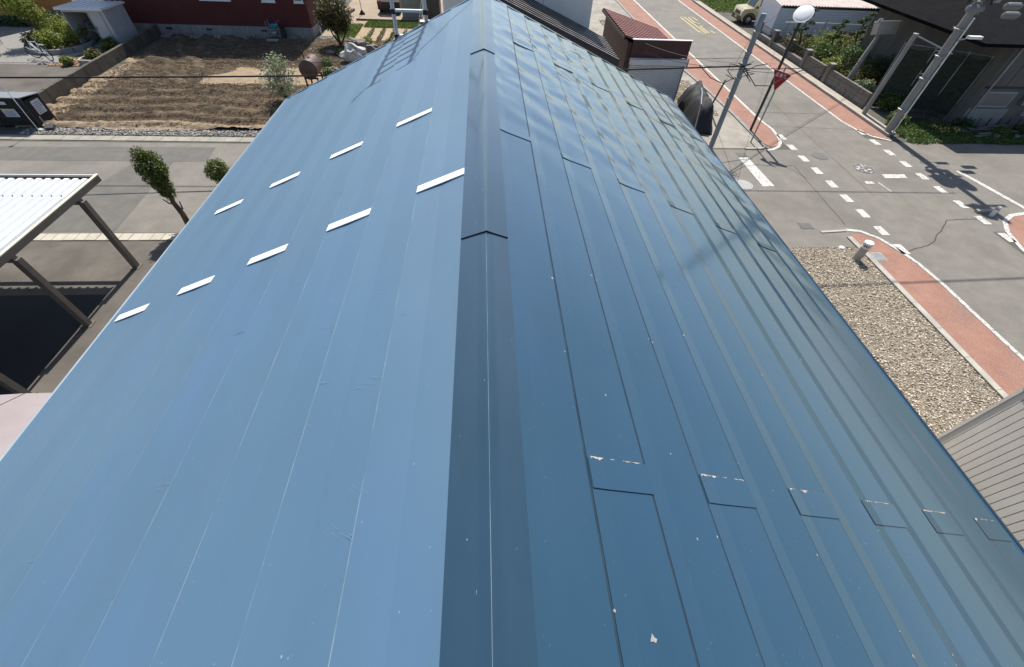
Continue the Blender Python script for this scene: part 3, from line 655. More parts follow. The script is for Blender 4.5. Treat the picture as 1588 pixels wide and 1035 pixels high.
# rocks
t = tag(MB().blob((-7.0, 26.3, .38), (.62, .5, .48), 3, .4, 3).build('rock', rock_w, smooth=False), 'large whitish boulder at the roof edge near the tank', 'rock')
for k, (x, y, s, lab) in enumerate(((-7.15, 28.7, .55, 'dark layered garden rock above the white boulder'), (-6.35, 28.3, .42, 'brown garden rock right of the dark layered one'), (-7.75, 24.6, .33, 'grey rock between the tank and the white boulder'), (-7.5, 23.7, .28, 'small pinkish rock behind the oil tank'), (-8.6, 27.6, .25, 'small rock at the foot of the dark tree'), (-7.9, 29.9, .3, 'flat rock beside the vegetable rows'))):
    tag(MB().blob((x, y, s * .35), (s, s * .7, s * .55), k + 11, .5, 3).build('rock', rock_b), lab, 'rock')
for k, (x, y, s, sd_, lm, lab) in enumerate(((-8.3, 25.6, .32, 21, leaf_mid, 'low green plant above the brown tank'), (-7.95, 27.3, .3, 22, leaf_dark, 'dark low bush at the dark tree foot'), (-8.0, 24.3, .3, 23, leaf_mid, 'grey-green tuft beside the tank'), (-6.9, 29.6, .35, 24, leaf_yel, 'yellow-green clump by the layered rock'), (-5.6, 29.4, .3, 25, leaf_mid, 'small plant near the roof edge in the rows'))):
    t = thing('garden_plant', lab, 'plant', (x, y, 0)); MB().tube([(x, y, 0), (x, y, .2)], .02, 5).build('stem', bark, t)
    leaves('foliage', cloud((x, y, s * .6), (s, s, s * .7), 900, sd_, .5), .07, lm, t)
# vegetable rows and grass
def grass(name, x0, x1, y0, y1, n, h, mt, poly=None, z=0):
    P = np.stack([rng.uniform(x0, x1, n), rng.uniform(y0, y1, n), np.full(n, z + h * .4)], 1)
    if poly is not None: P = P[[poly(p[0], p[1]) for p in P]]
    s = h * rng.uniform(.5, 1.3, len(P)); return batch(name, LEAF_V, LEAF_F, P, np.stack([s, s * .7, s], 1), mt, None, flat=.0)
struct(MB().sheet([(-8.0, 28.6), (-3.5, 28.6), (-3.5, 33.2), (-8.0, 33.2)], .010).build('vegetable_bed', mat('bed_soil', (.32, .23, .15), (.42, .32, .215), scale=3, rough=1, bump=.03, bscale=20)))
for k, x in enumerate((-7.1, -6.4, -5.7, -5.0, -4.4)):
    r_ = thing('vegetable_row', 'row of seedlings %s' % ('nearest the dark tree', 'second from the dark tree', 'in the middle of the bed', 'second from the ladder', 'nearest the ladder')[k], 'crop row', (x, 31, 0), 'vegetable rows in the rear bed')
    MB().blob((x, 31, .02), (.14, 2.0, .07), k, .3, 3).build('soil_ridge', clod_m, r_)
    P = np.stack([x + rng.normal(0, .05, 120), rng.uniform(29.2, 32.8, 120), np.full(120, .12)], 1); leaves('seedlings', P, .12, leaf_mid, r_, kind='stuff')
grass('grass', -9.2, -7.9, 30.5, 34.0, 4500, .10, grass_m); grass('grass', -7.8, -4.3, 33.3, 34.8, 6000, .12, grass_m)
grass('grass', 18.7, 25, 17.2, 20, 9000, .16, leaf_mid, lambda x, y: y < 20 - abs(x - 20.4) * .5 and y > 17.3 + .25 * noise.noise(Vector((x, y, 0))))
grass('grass', 18.7, 24, 40.5, 60, 16000, .22, grass_m)

# ------------------------------------------------------------------ neighbour plot, left
def field_wall():
    t = thing('retaining_wall', 'long low concrete retaining wall along the field edge', 'wall', (-18.7, 24, 0))
    pts = [(-18.45, 18.5), (-18.6, 21.0), (-18.75, 24), (-18.85, 27), (-19.0, 30.4)]
    for (x0, y0), (x1, y1) in zip(pts, pts[1:]):
        n_ = 3
        for k in range(n_):
            a = (x0 + (x1 - x0) * k / n_, y0 + (y1 - y0) * k / n_); b = (x0 + (x1 - x0) * (k + 1) / n_, y0 + (y1 - y0) * (k + 1) / n_)
            MB().prism([(a[0], a[1] + .01), (b[0], b[1] - .01), (b[0] - .16, b[1] - .01), (a[0] - .16, a[1] + .01)], 0, .55 + random.uniform(-.006, .006)).build('wall_block', conc_dark, t)
field_wall()
# garbage collection box
t = thing('collection_box', 'black refuse collection box with paper notices at the left edge', 'refuse box', (-18.6, 18.0, 0))
bx0, bx1, by0, by1 = -20.6, -17.45, 17.75, 18.55
MB().box(bx0, bx1, by0, by1, .10, .14).build('floor_panel', black_p, t)
for x in (bx0 + .02, -18.85, bx1 - .02):
    MB().box(x - .02, x + .02, by0 - .02, by0 + .02, 0, 1.12).build('frame_post', black_p, t)
MB().box(bx1 - .04, bx1, by1 - .02, by1 + .02, 0, 1.0).build('frame_post', black_p, t); MB().box(bx0, bx0 + .04, by1 - .02, by1 + .02, 0, 1.0).build('frame_post', black_p, t)
MB().box(bx0, bx1, by0 + .02, by0 + .035, .14, 1.08).build('front_panel', tarp_b, t); MB().box(bx1 - .012, bx1 + .006, by0 + .02, by1 - .02, .14, .98).build('side_panel', tarp_b, t)
MB().box(bx0, bx1, by1 - .03, by1, .14, .95).build('back_panel', tarp_b, t)
for z_ in (.14, .6, 1.08): MB().box(bx0, bx1, by0 - .012, by0 + .012, z_ - .015, z_ + .015).build('frame_rail', black_p, t)
MB().add([(bx0 - .03, by0 - .06, 1.13), (bx1 + .03, by0 - .06, 1.13), (bx1 + .03, by1 + .04, 1.01), (bx0 - .03, by1 + .04, 1.01), (bx0 - .03, by0 - .06, 1.10), (bx1 + .03, by0 - .06, 1.10), (bx1 + .03, by1 + .04, .98), (bx0 - .03, by1 + .04, .98)],
    [(0, 1, 2, 3), (7, 6, 5, 4), (0, 4, 5, 1), (1, 5, 6, 2), (2, 6, 7, 3), (3, 7, 4, 0)]).build('lid', mat('dark_slate_lid', (.20, .22, .24), rough=.5), t)
tx = mat('notice_print', (.18, .19, .22), rough=.8); ylw = mat('notice_yellow', (.6, .5, .15), rough=.7)
nb = MB().box(-18.45, -17.95, by0 - .020, by0 - .014, .42, .72).build('notice_board', paper, t)
q = MB().box(-18.45, -17.95, by0 - .026, by0 - .021, .68, .72).build('notice_heading', ylw, nb)
for k in range(5): MB().box(-18.41, -18.0 - .05 * (k % 2), by0 - .026, by0 - .021, .46 + k * .042, .474 + k * .042).build('notice_line', tx, nb)
MB().box(-18.33, -18.1, by0 - .020, by0 - .014, .86, .97).build('notice_board', paper, t)
nb = MB().box(bx1 + .008, bx1 + .014, 18.0, 18.42, .40, .88).build('notice_board', paper, t)
for k in range(6): MB().box(bx1 + .015, bx1 + .020, 18.04, 18.38 - .04 * (k % 3), .45 + k * .065, .465 + k * .065).build('notice_line', tx, nb)
MB().box(-19.6, -19.45, by0 - .02, by0 - .014, .2, .9).build('frame_post', steel, t)
# dark post and weight by the box
t = thing('leaning_board', 'small grey board and thin black stay at the field corner', 'board', (-16.9, 17.9, 0))
MB().tube([(-17.40, 18.5, .95), (-17.0, 18.05, .02)], .015, 6).build('stay_rod', black_p, t); MB().obox((-17.05, 17.62, .09), .30, .22, .14, .2, .3).build('base_block', mat('dark_block', (.06, .06, .065), rough=.8), t)
MB().box(-17.25, -17.22, 17.7, 17.73, .1, .45).build('prop', steel, t)
for k, (x, y, s) in enumerate(((-16.75, 18.05, .13), (-16.5, 17.95, .10), (-17.35, 17.5, .09))):
    tag(MB().blob((x, y, s * .5), (s * 1.2, s * .8, s * .6), 40 + k, .5, 2).build('stone', rock_w), ('pale flat stone at the field corner, larger', 'pale stone right of the flat one at the field corner', 'small pale stone on the gutter under the refuse box')[k], 'stone')
t = thing('marker_pole', 'thin white pole with a green tag before the refuse box', 'pole', (-17.5, 17.6, 0))
MB().tube([(-17.5, 17.55, 0), (-17.5, 17.55, 2.0)], .014, 8).build('rod', white_p, t); MB().box(-17.56, -17.44, 17.53, 17.57, 1.92, 2.06).build('tag', green_t, t)
# steel garden shed with bicycle inside
t = thing('garden_shed', 'grey steel shed with its sliding door half open', 'shed', (-21, 28.8, 0))
x0, x1, y0, y1, h = -22.0, -19.9, 27.95, 29.75, 1.68
MB().box(x0, x0 + .04, y0, y1, 0, h).build('wall', shed_m, t); MB().box(x1 - .04, x1, y0, y1, 0, h).build('wall', shed_m, t); MB().box(x0 + .04, x1 - .04, y1 - .04, y1, 0, h).build('wall', shed_m, t)
MB().box(x0 + .04, x1 - .04, y0 + .02, y1 - .04, 0, .05).build('floor_panel', conc_grey, t)
MB().box(-20.75, x1 - .05, y0 + .03, y0 + .055, .05, h - .05).build('door', shed_m, t)
MB().box(-20.79, -20.75, y0 + .005, y0 + .03, .05, h - .05).build('door_frame', steel, t); MB().box(-20.72, -20.69, y0 + .015, y0 + .028, .8, .95).build('handle', black_p, t)
MB().box(x1 - .22, x1 - .20, y0 - .004, y0 + .0, .02, h).build('corner_trim', black_p, t)
MB().box(x0 + .04, x1 - .04, y0, y0 + .02, h - .12, h).build('door_rail', shed_m, t)
for z_ in (.7, 1.15): MB().box(x0 + .05, x0 + .9, y1 - .4, y1 - .05, z_, z_ + .02).build('shelf', steel, t)
rf = MB().add([(x0 - .12, y0 - .22, h + .10), (x1 + .10, y0 - .22, h + .10), (x1 + .10, y1 + .1, h + .02), (x0 - .12, y1 + .1, h + .02), (x0 - .12, y0 - .22, h), (x1 + .10, y0 - .22, h), (x1 + .10, y1 + .1, h - .06), (x0 - .12, y1 + .1, h - .06)],
    [(0, 1, 2, 3), (7, 6, 5, 4), (0, 4, 5, 1), (1, 5, 6, 2), (2, 6, 7, 3), (3, 7, 4, 0)]).build('roof', shed_roof, t)
for k in range(8):
    x = x0 - .05 + k * .30; MB().add([(x, y0 - .2, h + .102), (x + .03, y0 - .2, h + .102), (x + .03, y1 + .08, h + .024), (x, y1 + .08, h + .024), (x, y0 - .2, h + .125), (x + .03, y0 - .2, h + .125), (x + .03, y1 + .08, h + .047), (x, y1 + .08, h + .047)],
        [(0, 1, 2, 3), (4, 7, 6, 5), (0, 4, 5, 1), (1, 5, 6, 2), (3, 2, 6, 7), (0, 3, 7, 4)]).build('roof_rib', shed_roof, rf)
def bicycle(loc, az, label, frame_m, steer=.5):
    t = link('bicycle', None); tag(t, label, 'bicycle')
    def wheel(cx, yaw):
        mb = MB(); r_ = .32; pts = [(cx + r_ * math.cos(a) * math.cos(yaw), r_ * math.cos(a) * math.sin(yaw), r_ + .02 + r_ * math.sin(a)) for a in np.linspace(0, 2 * math.pi, 25)]
        mb.tube(pts, .022, 6, cap=False); w = mb.build('wheel', rubber, t, smooth=True)
        sp = MB()
        for a in np.linspace(0, 2 * math.pi, 13)[:-1]: sp.tube([(cx, 0, r_ + .02), (cx + .3 * math.cos(a) * math.cos(yaw), .3 * math.cos(a) * math.sin(yaw), r_ + .02 + .3 * math.sin(a))], .003, 4)
        sp.tube([(cx, -.05, .34), (cx, .05, .34)], .025, 8).build('spokes', steel, w)
    wheel(-.52, 0); wheel(.52, steer)
    f = MB(); f.tube([(-.52, 0, .34), (-.08, 0, .32), (.36, 0, .74), (-.2, 0, .78)], .022, 6).tube([(-.08, 0, .32), (-.24, 0, .88)], .02, 6).tube([(-.52, 0, .34), (-.2, 0, .78)], .014, 6)
    f.tube([(-.08, 0, .32), (.40, 0, .62)], .022, 6); f.build('frame', frame_m, t, smooth=True)
    MB().tube([(.52, .03, .34), (.40, .02, .70), (.35, 0, .95)], .018, 6).build('fork', frame_m, t)
    MB().tube([(.25, -.28, .98), (.37, -.12, .97), (.36, 0, .96), (.37, .12, .97), (.25, .28, .98)], .014, 6).build('handlebar', black_p, t)
    MB().blob((-.26, 0, .91), (.14, .07, .04), 1, .1, 2).build('saddle', rubber, t, smooth=True)
    MB().tube([(-.08, -.09, .20), (-.08, -.07, .32), (-.08, .07, .32), (-.08, .09, .44)], .012, 6).build('crank', steel, t)
    m_ = MB(); m_.obox((-.55, 0, .72), .38, .1, .01).build('rear_rack', steel, t)
    t.location = loc; t.rotation_euler = (0, R(0), az); return t
bicycle((-22.55, 25.75, .006), R(155), 'white bicycle parked in front of the garden bed', mat('bike_white', (.7, .74, .75), rough=.35), .5)
bicycle((-21.25, 28.75, .052), R(200), 'beige bicycle standing inside the grey shed', mat('bike_beige', (.42, .38, .33), rough=.4), .2)
t = thing('hose_reel', 'black coiled hose lying behind the grey shed corner', 'hose', (-19.4, 30.2, 0))
for k in range(4):
    MB().tube([(-19.4 + (.22 + .02 * k) * math.cos(a), 30.2 + (.22 + .02 * k) * math.sin(a), .04 + .03 * k) for a in np.linspace(0, 6.28, 18)], .016, 6).build('coil', rubber, t)
# planting beds
def bed(label, cx, cy, rx, ry, n=18, h=.22, mt=conc_grey, a0=0, a1=2 * math.pi):
    t = thing('planting_bed', label, 'planting bed', (cx, cy, 0))
    for k in range(n):
        a = a0 + (a1 - a0) * (k + .5) / n; da = (a1 - a0) / n / 2 * .93
        ri, ro = .88, 1.0
        pl = [(cx + rx * ro * math.cos(a - da), cy + ry * ro * math.sin(a - da)), (cx + rx * ro * math.cos(a + da), cy + ry * ro * math.sin(a + da)), (cx + rx * ri * math.cos(a + da), cy + ry * ri * math.sin(a + da)), (cx + rx * ri * math.cos(a - da), cy + ry * ri * math.sin(a - da))]
        MB().prism(pl, 0, h + random.uniform(-.01, .01)).build('edging_stone', mt, t)
    MB().prism([(cx + rx * .88 * math.cos(a), cy + ry * .88 * math.sin(a)) for a in np.linspace(0, 2 * math.pi, 25)[:-1]], 0, h - .05).build('soil_fill', soil, t); return t
bed('rounded planting bed with stone edging left of the shed', -23.0, 27.9, 1.55, 1.5)
struct(MB().sheet([(-21.9, 24.75), (-19.9, 24.85), (-20.3, 26.3), (-21.3, 26.9)], .012).build('litter_patch', soil))
P = np.stack([rng.uniform(-21.9, -20.0, 3800), rng.uniform(24.8, 26.7, 3800), np.full(3800, .03)], 1); P = P[(P[:, 0] + 21.9) * .9 > (P[:, 1] - 24.8) * .55]
batch('leaf_litter', LEAF_V, LEAF_F, P, np.full((len(P), 3), .07) * rng.uniform(.6, 1.3, (len(P), 1)), litter_m, None, flat=.7)
t = thing('planting_bed', 'long narrow planting bed with concrete edging along the retaining wall', 'planting bed', (-19.6, 26.3, 0))
for (a, b) in (((-20.35, 25.0), (-19.15, 25.0)), ((-19.15, 25.0), (-19.35, 27.6)), ((-19.35, 27.6), (-20.0, 27.6)), ((-20.0, 27.6), (-20.45, 25.4)), ((-20.45, 25.4), (-20.35, 25.0))):
    d = Vector((b[0] - a[0], b[1] - a[1])); n_ = max(1, int(d.length / .55))
    for k in range(n_):
        q = (k + .5) / n_; MB().obox((a[0] + d.x * q, a[1] + d.y * q, .12), d.length / n_ - .01, .09, .24, math.atan2(d.y, d.x)).build('edging_stone', concrete, t)
MB().prism([(-20.35, 25.05), (-19.2, 25.05), (-19.4, 27.55), (-19.95, 27.55)], 0, .17).build('soil_fill', soil, t)
for k, (x, y, s, hh, lm, ls, lab, cat) in enumerate(((-24.0, 28.2, .95, 2.3, leaf_yel, .12, 'slender tree with yellow-green leaves against the orange house', 'tree'),)):
    tree_obj('young_tree', lab, cat, (x, y, 0), [(x, y, 0), (x - .1, y + .1, .9), (x - .25, y + .1, 1.5)], [.05, .035, .02],
        [((x - .3, y, 1.85), (.95, .8, .5), 2600, 31, .5), ((x + .2, y + .1, 1.4), (.7, .6, .35), 1100, 32, .6), ((x - .7, y, 2.2), (.45, .4, .3), 800, 33, .6)], lm, .10,
        limbs=[([(x - .05, y, .5), (x + .3, y, 1.1), (x + .5, y, 1.5)], [.03, .02, .01]), ([(x - .1, y, .8), (x - .6, y, 1.5), (x - .8, y, 2.0)], [.03, .02, .01])])
for k, (x, y, s, lm, lab) in enumerate(((-23.3, 28.6, .75, leaf_yel, 'bright yellow-green bush in the middle of the round bed'), (-22.4, 28.3, .6, leaf_yel, 'yellow-green bush next to the open shed'), (-22.9, 27.3, .55, leaf_yel, 'light green leafy plant at the front of the round bed'), (-23.9, 27.5, .45, leaf_olive, 'brownish shrub at the left of the round bed'),
      (-22.7, 29.6, .7, leaf_mid, 'green bush between the round bed and the orange house'), (-26.3, 26.0, .4, leaf_mid, 'low green plant at the left edge beyond the white pole'), (-25.3, 25.9, .35, leaf_yel, 'low bright plant on the left kerb end'), (-20.0, 25.7, .3, leaf_olive, 'olive tuft at the front of the narrow bed'), (-19.8, 26.8, .3, leaf_olive, 'flowering tuft in the middle of the narrow bed'), (-20.2, 27.5, .32, leaf_mid, 'spiky plant before the shed door'), (-20.9, 24.98, .22, leaf_yel, 'moss-green tuft on the edge of the leaf litter'))):
    t = thing('garden_bush', lab, 'bush', (x, y, 0)); MB().tube([(x, y, 0), (x, y, .35)], .025, 5).build('stem', bark, t)
    s *= 1.25; leaves('foliage', cloud((x, y, s * .7), (s, s * .9, s * .65), int(3000 * s + 500), 50 + k, .55), .10, lm, t)
leaves('foliage', cloud((-27.5, 31.6, .25), (2.6, .35, .35), 2600, 77, .3), .1, leaf_dark, None, kind=None)
tag(bpy.context.scene.objects['foliage.0%02d' % 0] if False else [o for o in col.objects if o.name.startswith('foliage')][-1], 'low dark hedge at the foot of the orange house', 'hedge').name = 'low_hedge'
t = thing('garden_chair', 'white garden chair with dark frame at the far left edge', 'chair', (-26.6, 27.9, 0))
for dx in (-.3, .3):
    for dy in (-.25, .25): MB().obox((-26.6 + dx, 27.9 + dy, .22), .05, .05, .44).build('leg', white_p, t)
MB().box(-26.95, -26.25, 27.6, 28.2, .42, .48).build('seat', white_p, t); MB().obox((-26.6, 28.25, .75), .7, .05, .62, 0, -.2).build('backrest', mat('chair_back', (.10, .13, .14), rough=.5), t)
for dx in (-.36, .36): MB().tube([(-26.6 + dx, 28.25, .7), (-26.6 + dx, 27.6, .7), (-26.6 + dx, 27.6, .44)], .025, 6).build('armrest', white_p, t)
t = thing('kerb_step', 'pale concrete step at the left edge behind the refuse box', 'step', (-25, 24.5, 0)); MB().prism([(-28, 24.0), (-25.1, 24.6), (-24.9, 25.3), (-28, 25.0)], 0, .18).build('tread', concrete, t); MB().prism([(-28, 23.6), (-24.4, 24.4), (-24.5, 24.55), (-28, 23.95)], 0, .09).build('riser', conc_grey, t)
# orange house
t = thing('orange_house', 'orange walled house at the upper left corner', 'house', (-33, 36, 0))
MB().prism([(-42, 32.7), (-28.0, 32.7), (-26.6, 35.2), (-42, 45)], .28, 5).build('wall', orange_w, t)
for z_ in (.95, 1.65): MB().box(-42, -28.02, 32.685, 32.7, z_, z_ + .015).build('panel_joint', mat('joint%d' % int(z_ * 10), (.25, .12, .05), rough=.9), t)
for x in (-36.5, -33.6, -30.7): MB().box(x, x + .015, 32.685, 32.7, .28, 5).build('panel_joint', brown_shed, t)
MB().prism([(-42, 32.66), (-27.97, 32.66), (-26.57, 35.2), (-42, 44)], 0, .28).build('foundation', conc_grey, t)
MB().prism([(-42.5, 32.0), (-27.4, 32.0), (-26.0, 35.5), (-42.5, 46)], 5, 5.15).build('roof', black_roof, t)
# red house
t = thing('red_house', 'dark red house with grey foundation behind the field', 'house', (-15.6, 35, 0))
hx0, hx1, hy0 = -21.6, -10.35, 30.95
MB().box(hx0, hx1, hy0, 40, .45, 6.1).build('wall', red_wall, t)
for k in range(14):
    x = hx0 + k * .9
    MB().box(x, x + .010, hy0 - .006, hy0, .45, 6.1).build('siding_joint', brown_shed, t)
fd = MB().box(hx0 - .0, hx1 + .03, hy0 - .03, 39.9, 0, .45).build('foundation', conc_grey, t)
for x in (-18.9, -16.6, -13.4): MB().box(x, x + .35, hy0 - .036, hy0 - .03, .2, .3).build('air_vent', black_p, t)
MB().box(hx1 + .03, hx1 + .036, 32.0, 32.4, .18, .28).build('air_vent', black_p, t)
for (x0, x1) in ((-16.25, -14.55), (-12.8, -12.05), (-10.97, -10.45)):
    w = MB().box(x0, x1, hy0 - .05, hy0, 1.66, 2.9).build('window', white_p, t); MB().box(x0 + .07, x1 - .07, hy0 - .055, hy0 - .05, 1.76, 2.82).build('pane', glass_d, w)
    MB().box(x0 - .03, x1 + .03, hy0 - .09, hy0, 1.62, 1.66).build('sill', white_p, w)
MB().add([(hx0 - .5, hy0 - .5, 6.05), (hx1 + .45, hy0 - .5, 6.05), (hx1 + .45, 40.5, 6.05), (hx0 - .5, 40.5, 6.05), (hx0 + 4, 35.5, 7.8), (hx1 - 4, 35.5, 7.8)], [(0, 1, 5, 4), (1, 2, 5), (2, 3, 4, 5), (3, 0, 4), (3, 2, 1, 0)]).build('roof', black_roof, t)
# rack with basin by the red wall
t = thing('wash_stand', 'small metal rack with a blue basin against the red house', 'wash stand', (-12.4, 30.4, 0))
for dx in (-.32, .32):
    for dy in (-.2, .2): MB().obox((-12.4 + dx, 30.4 + dy, .45), .035, .035, .9).build('leg', steel, t)
MB().box(-12.75, -12.05, 30.17, 30.63, .5, .53).build('shelf', steel, t); MB().box(-12.75, -12.05, 30.17, 30.63, .18, .21).build('shelf', steel, t)
MB().lathe((-12.4, 30.4, .53), [(.001, .01), (.16, .01), (.24, .15), (.26, .15)], 18).build('basin', blue_p, t)
MB().tube([(-12.1, 30.55, 0), (-12.05, 30.55, .75), (-12.15, 30.45, .85), (-12.25, 30.4, .8)], .03, 8).build('tap', black_p, t); MB().box(-12.0, -11.85, 30.2, 30.6, 0, .55).build('side_box', black_p, t)
MB().blob((-12.45, 30.38, .30), (.16, .14, .10), 5, .2, 2).build('pot', rock_w, t)
tag(MB().box(-12.75, -12.1, 29.6, 29.85, .03, .12).build('stepping_slab', concrete), 'pale concrete slab before the wash stand', 'slab')
t = thing('outdoor_tap', 'white standpipe at the red house corner', 'tap', (-10.1, 31.6, 0)); MB().tube([(-10.1, 31.6, 0), (-10.1, 31.6, .8)], .03, 6).build('pipe', white_p, t); MB().tube([(-10.1, 31.6, .7), (-10.1, 31.45, .68)], .02, 6).build('spout', steel, t)

# ------------------------------------------------------------------ centre: objects behind the ladder
t = thing('white_building', 'tall off-white building just beyond the roof ridge', 'building', (1.4, 22, 0))
MB().box(-1.5, 4.2, 19.72, 27, 0, 6.0).build('wall', off_wall, t)
for x in (.4, 2.3): MB().box(x, x + .012, 19.712, 19.72, 0, 6).build('panel_joint', grey_wall, t)
MB().box(4.2, 4.24, 19.75, 27, 0, .35).build('foundation', dark_in, t)
w = MB().lathe((4.2, 19.1 + 2.0, 3.55), [(.12, 0), (.13, .12), (.001, .13)], 14, 'X').build('vent_hood', black_p, t)
MB().box(-1.8, 4.5, 19.4, 27.3, 6.0, 6.15).build('roof', black_roof, t)
t = thing('lean_to', 'dark corrugated metal roofed lean-to in front of the white building', 'lean-to', (2.5, 18, 0))
y0, y1 = 16.76, 19.69
MB().box(.55, 4.55, 16.95, 19.6, 0, 2.95).build('wall', grey_wall, t)
lz = lambda x: 4.66 - (4.66 - 3.0) * (abs(x - .5)) / (4.83 - .5)
for sgn in (1,):
    wx = 4.33
    n_ = 9; dyy = (y1 - y0) / n_
    for k in range(n_):
        ya = y0 + k * dyy; yb = ya + dyy
        pr_ = [(ya, 0), (ya + .03, .08), (ya + .14, .08), (ya + .17, 0), (yb, 0)]
        vs = []
        for u in (0, wx):
            for (yy, o) in pr_: vs.append((.5 + sgn * u, yy, lz(.5 + u) + o))
        m = len(pr_); mb = MB().add(vs, [(i, i + 1, m + i + 1, m + i) for i in range(m - 1)]); mb.m = [0, 1, 0, 0]; mb.build('roof_rib', [black_roof, rib_dark], t, fix=False)
    MB().add([(.5, y0 - .02, lz(.5) - .005), (.5 + sgn * wx, y0 - .02, lz(.5 + wx) - .005), (.5 + sgn * wx, y0 - .02, lz(.5 + wx) - .16), (.5, y0 - .02, lz(.5) - .16),
              (.5, y1, lz(.5) - .005), (.5 + sgn * wx, y1, lz(.5 + wx) - .005), (.5 + sgn * wx, y1, lz(.5 + wx) - .16), (.5, y1, lz(.5) - .16)], [(0, 1, 2, 3), (4, 7, 6, 5), (0, 4, 5, 1), (1, 5, 6, 2), (2, 6, 7, 3)]).build('fascia', mat('fascia_brown', (.05, .035, .032), rough=.6), t)
t = thing('storage_unit', 'grey ribbed steel storage unit behind the ladder', 'storage unit', (-5.0, 36.2, 0))
MB().box(-5.6, -4.2, 36.0, 37.5, 0, 2.0).build('body', mat('unit_grey', (.26, .27, .27), rough=.5), t)
for k in range(14): MB().box(-5.58 + k * .1, -5.53 + k * .1, 35.97, 36.0, .1, 1.9).build('rib', steel, t)
t = thing('parked_car', 'black car tail parked by the grey storage unit', 'car', (-6.6, 38, 0))
MB().prismx([(36.9, .25), (36.85, .7), (37.2, .95), (37.6, 1.45), (40.2, 1.5), (40.6, .9), (41, .8), (41, .25)], -7.4, -5.85).build('body', black_p, t)
for x in (-7.3, -6.0):
    for y in (37.6, 40.2): MB().lathe((x - .1, y, .3), [(.001, 0), (.3, 0), (.3, .2), (.001, .2)], 16, 'X').build('wheel', rubber, t)
MB().box(-7.2, -6.05, 36.93, 37.0, .96, 1.3).build('rear_window', glass_d, t); MB().box(-7.3, -7.1, 36.82, 36.86, .6, .75).build('tail_light', sign_red, t)
t = thing('rubbish_pile', 'dark tools and trolley standing at the foot of the white building', 'tools', (-3.6, 34, 0))
MB().box(-3.95, -2.9, 35.0, 36.2, 0, 1.7).build('black_cabinet', black_p, t); MB().tube([(-4.1, 33.6, 0), (-3.8, 34.4, 1.7)], .03, 6).build('pale_pole', cream_edge, t); MB().tube([(-4.3, 33.6, 0), (-3.95, 34.4, 1.5)], .02, 6).build('pale_pole', cream_edge, t)
MB().box(-4.1, -3.5, 33.2, 33.7, .15, .4).build('trolley', black_p, t); MB().box(-4.12, -3.48, 33.18, 33.72, .4, .43).build('trolley_top', white_p, t)
t = thing('banner_stand', 'thin black pole on a square foot behind the dark tree', 'pole', (-8.5, 36.6, 0))
MB().tube([(-8.5, 36.6, .1), (-8.5, 36.6, 2.2)], .02, 6).build('pole', black_p, t); MB().add([(-8.7, 36.4, 0), (-8.3, 36.4, 0), (-8.3, 36.8, 0), (-8.7, 36.8, 0), (-8.5, 36.6, .3)], [(0, 1, 4), (1, 2, 4), (2, 3, 4), (3, 0, 4), (3, 2, 1, 0)]).build('base', rubber, t)
t = thing('timber_edging', 'dark timber edging running from the red house corner', 'edging', (-9.5, 34, 0)); MB().prism([(-9.85, 33.6), (-9.7, 33.6), (-9.2, 37.6), (-9.35, 37.6)], 0, .14).build('board', brown_shed, t)
MB().prism([(-8.6, 34.95), (-4.2, 34.95), (-4.2, 35.05), (-8.6, 35.05)], 0, .1).build('board', conc_dark, t)
# ladder: telescopic, leaning on the gable
LD = thing('ladder', 'telescopic aluminium ladder leaning on the far gable', 'ladder', (-.97, 7, 0))
yb = lambda z_: 6.93 + (6.0 - z_) * .13
for x in (-1.19, -.765):
    r_ = MB()
    for k, z_ in enumerate(np.arange(.0, 8.0, .29)):
        rr = .034 - .0004 * k; r_.tube([(x, yb(z_), z_), (x, yb(z_ + .29), z_ + .29)], rr, 12)
    r_.build('rail', alu, LD, smooth=True)
k0 = 0
for k in range(27):
    z_ = .30 + k * .29
    z_ = z_ + (6.27 - .30 - 20 * .29 - .255)
    y = yb(z_); MB().obox((-.9775, y, z_), .425, .05, .028).build('rung', alu, LD)
    for x in (-1.19, -.765): MB().lathe((x, y, z_ - .035), [(.028, 0), (.040, 0), (.040, .05), (.028, .05)], 12).build('collar', rubber, LD)
t = thing('shadow_rope', 'dark unseen rope added at the ladder head for its shadow on the roof', 'rope', (-.8, 6.7, 8))
MB().tube([(-.765, 6.66, 8.1), (-.60, 6.9, 7.95), (-.35, 7.25, 7.85), (-.08, 7.6, 7.85)], .012, 6).build('rope', rubber, t)  # unseen ropes added above the view to cast shadow lines on the slope
MB().tube([(-1.19, 6.67, 8.1), (-1.30, 6.55, 8.0), (-1.36, 6.40, 7.9), (-1.37, 6.3, 7.85)], .014, 6).build('rope', rubber, t)
MB().tube([(-1.30, 6.67, 8.15), (-1.08, 6.68, 8.13)], .016, 6).build('hook', steel, t); MB().tube([(-.9, 6.67, 8.15), (-.7, 6.68, 8.13)], .016, 6).build('hook', steel, t)

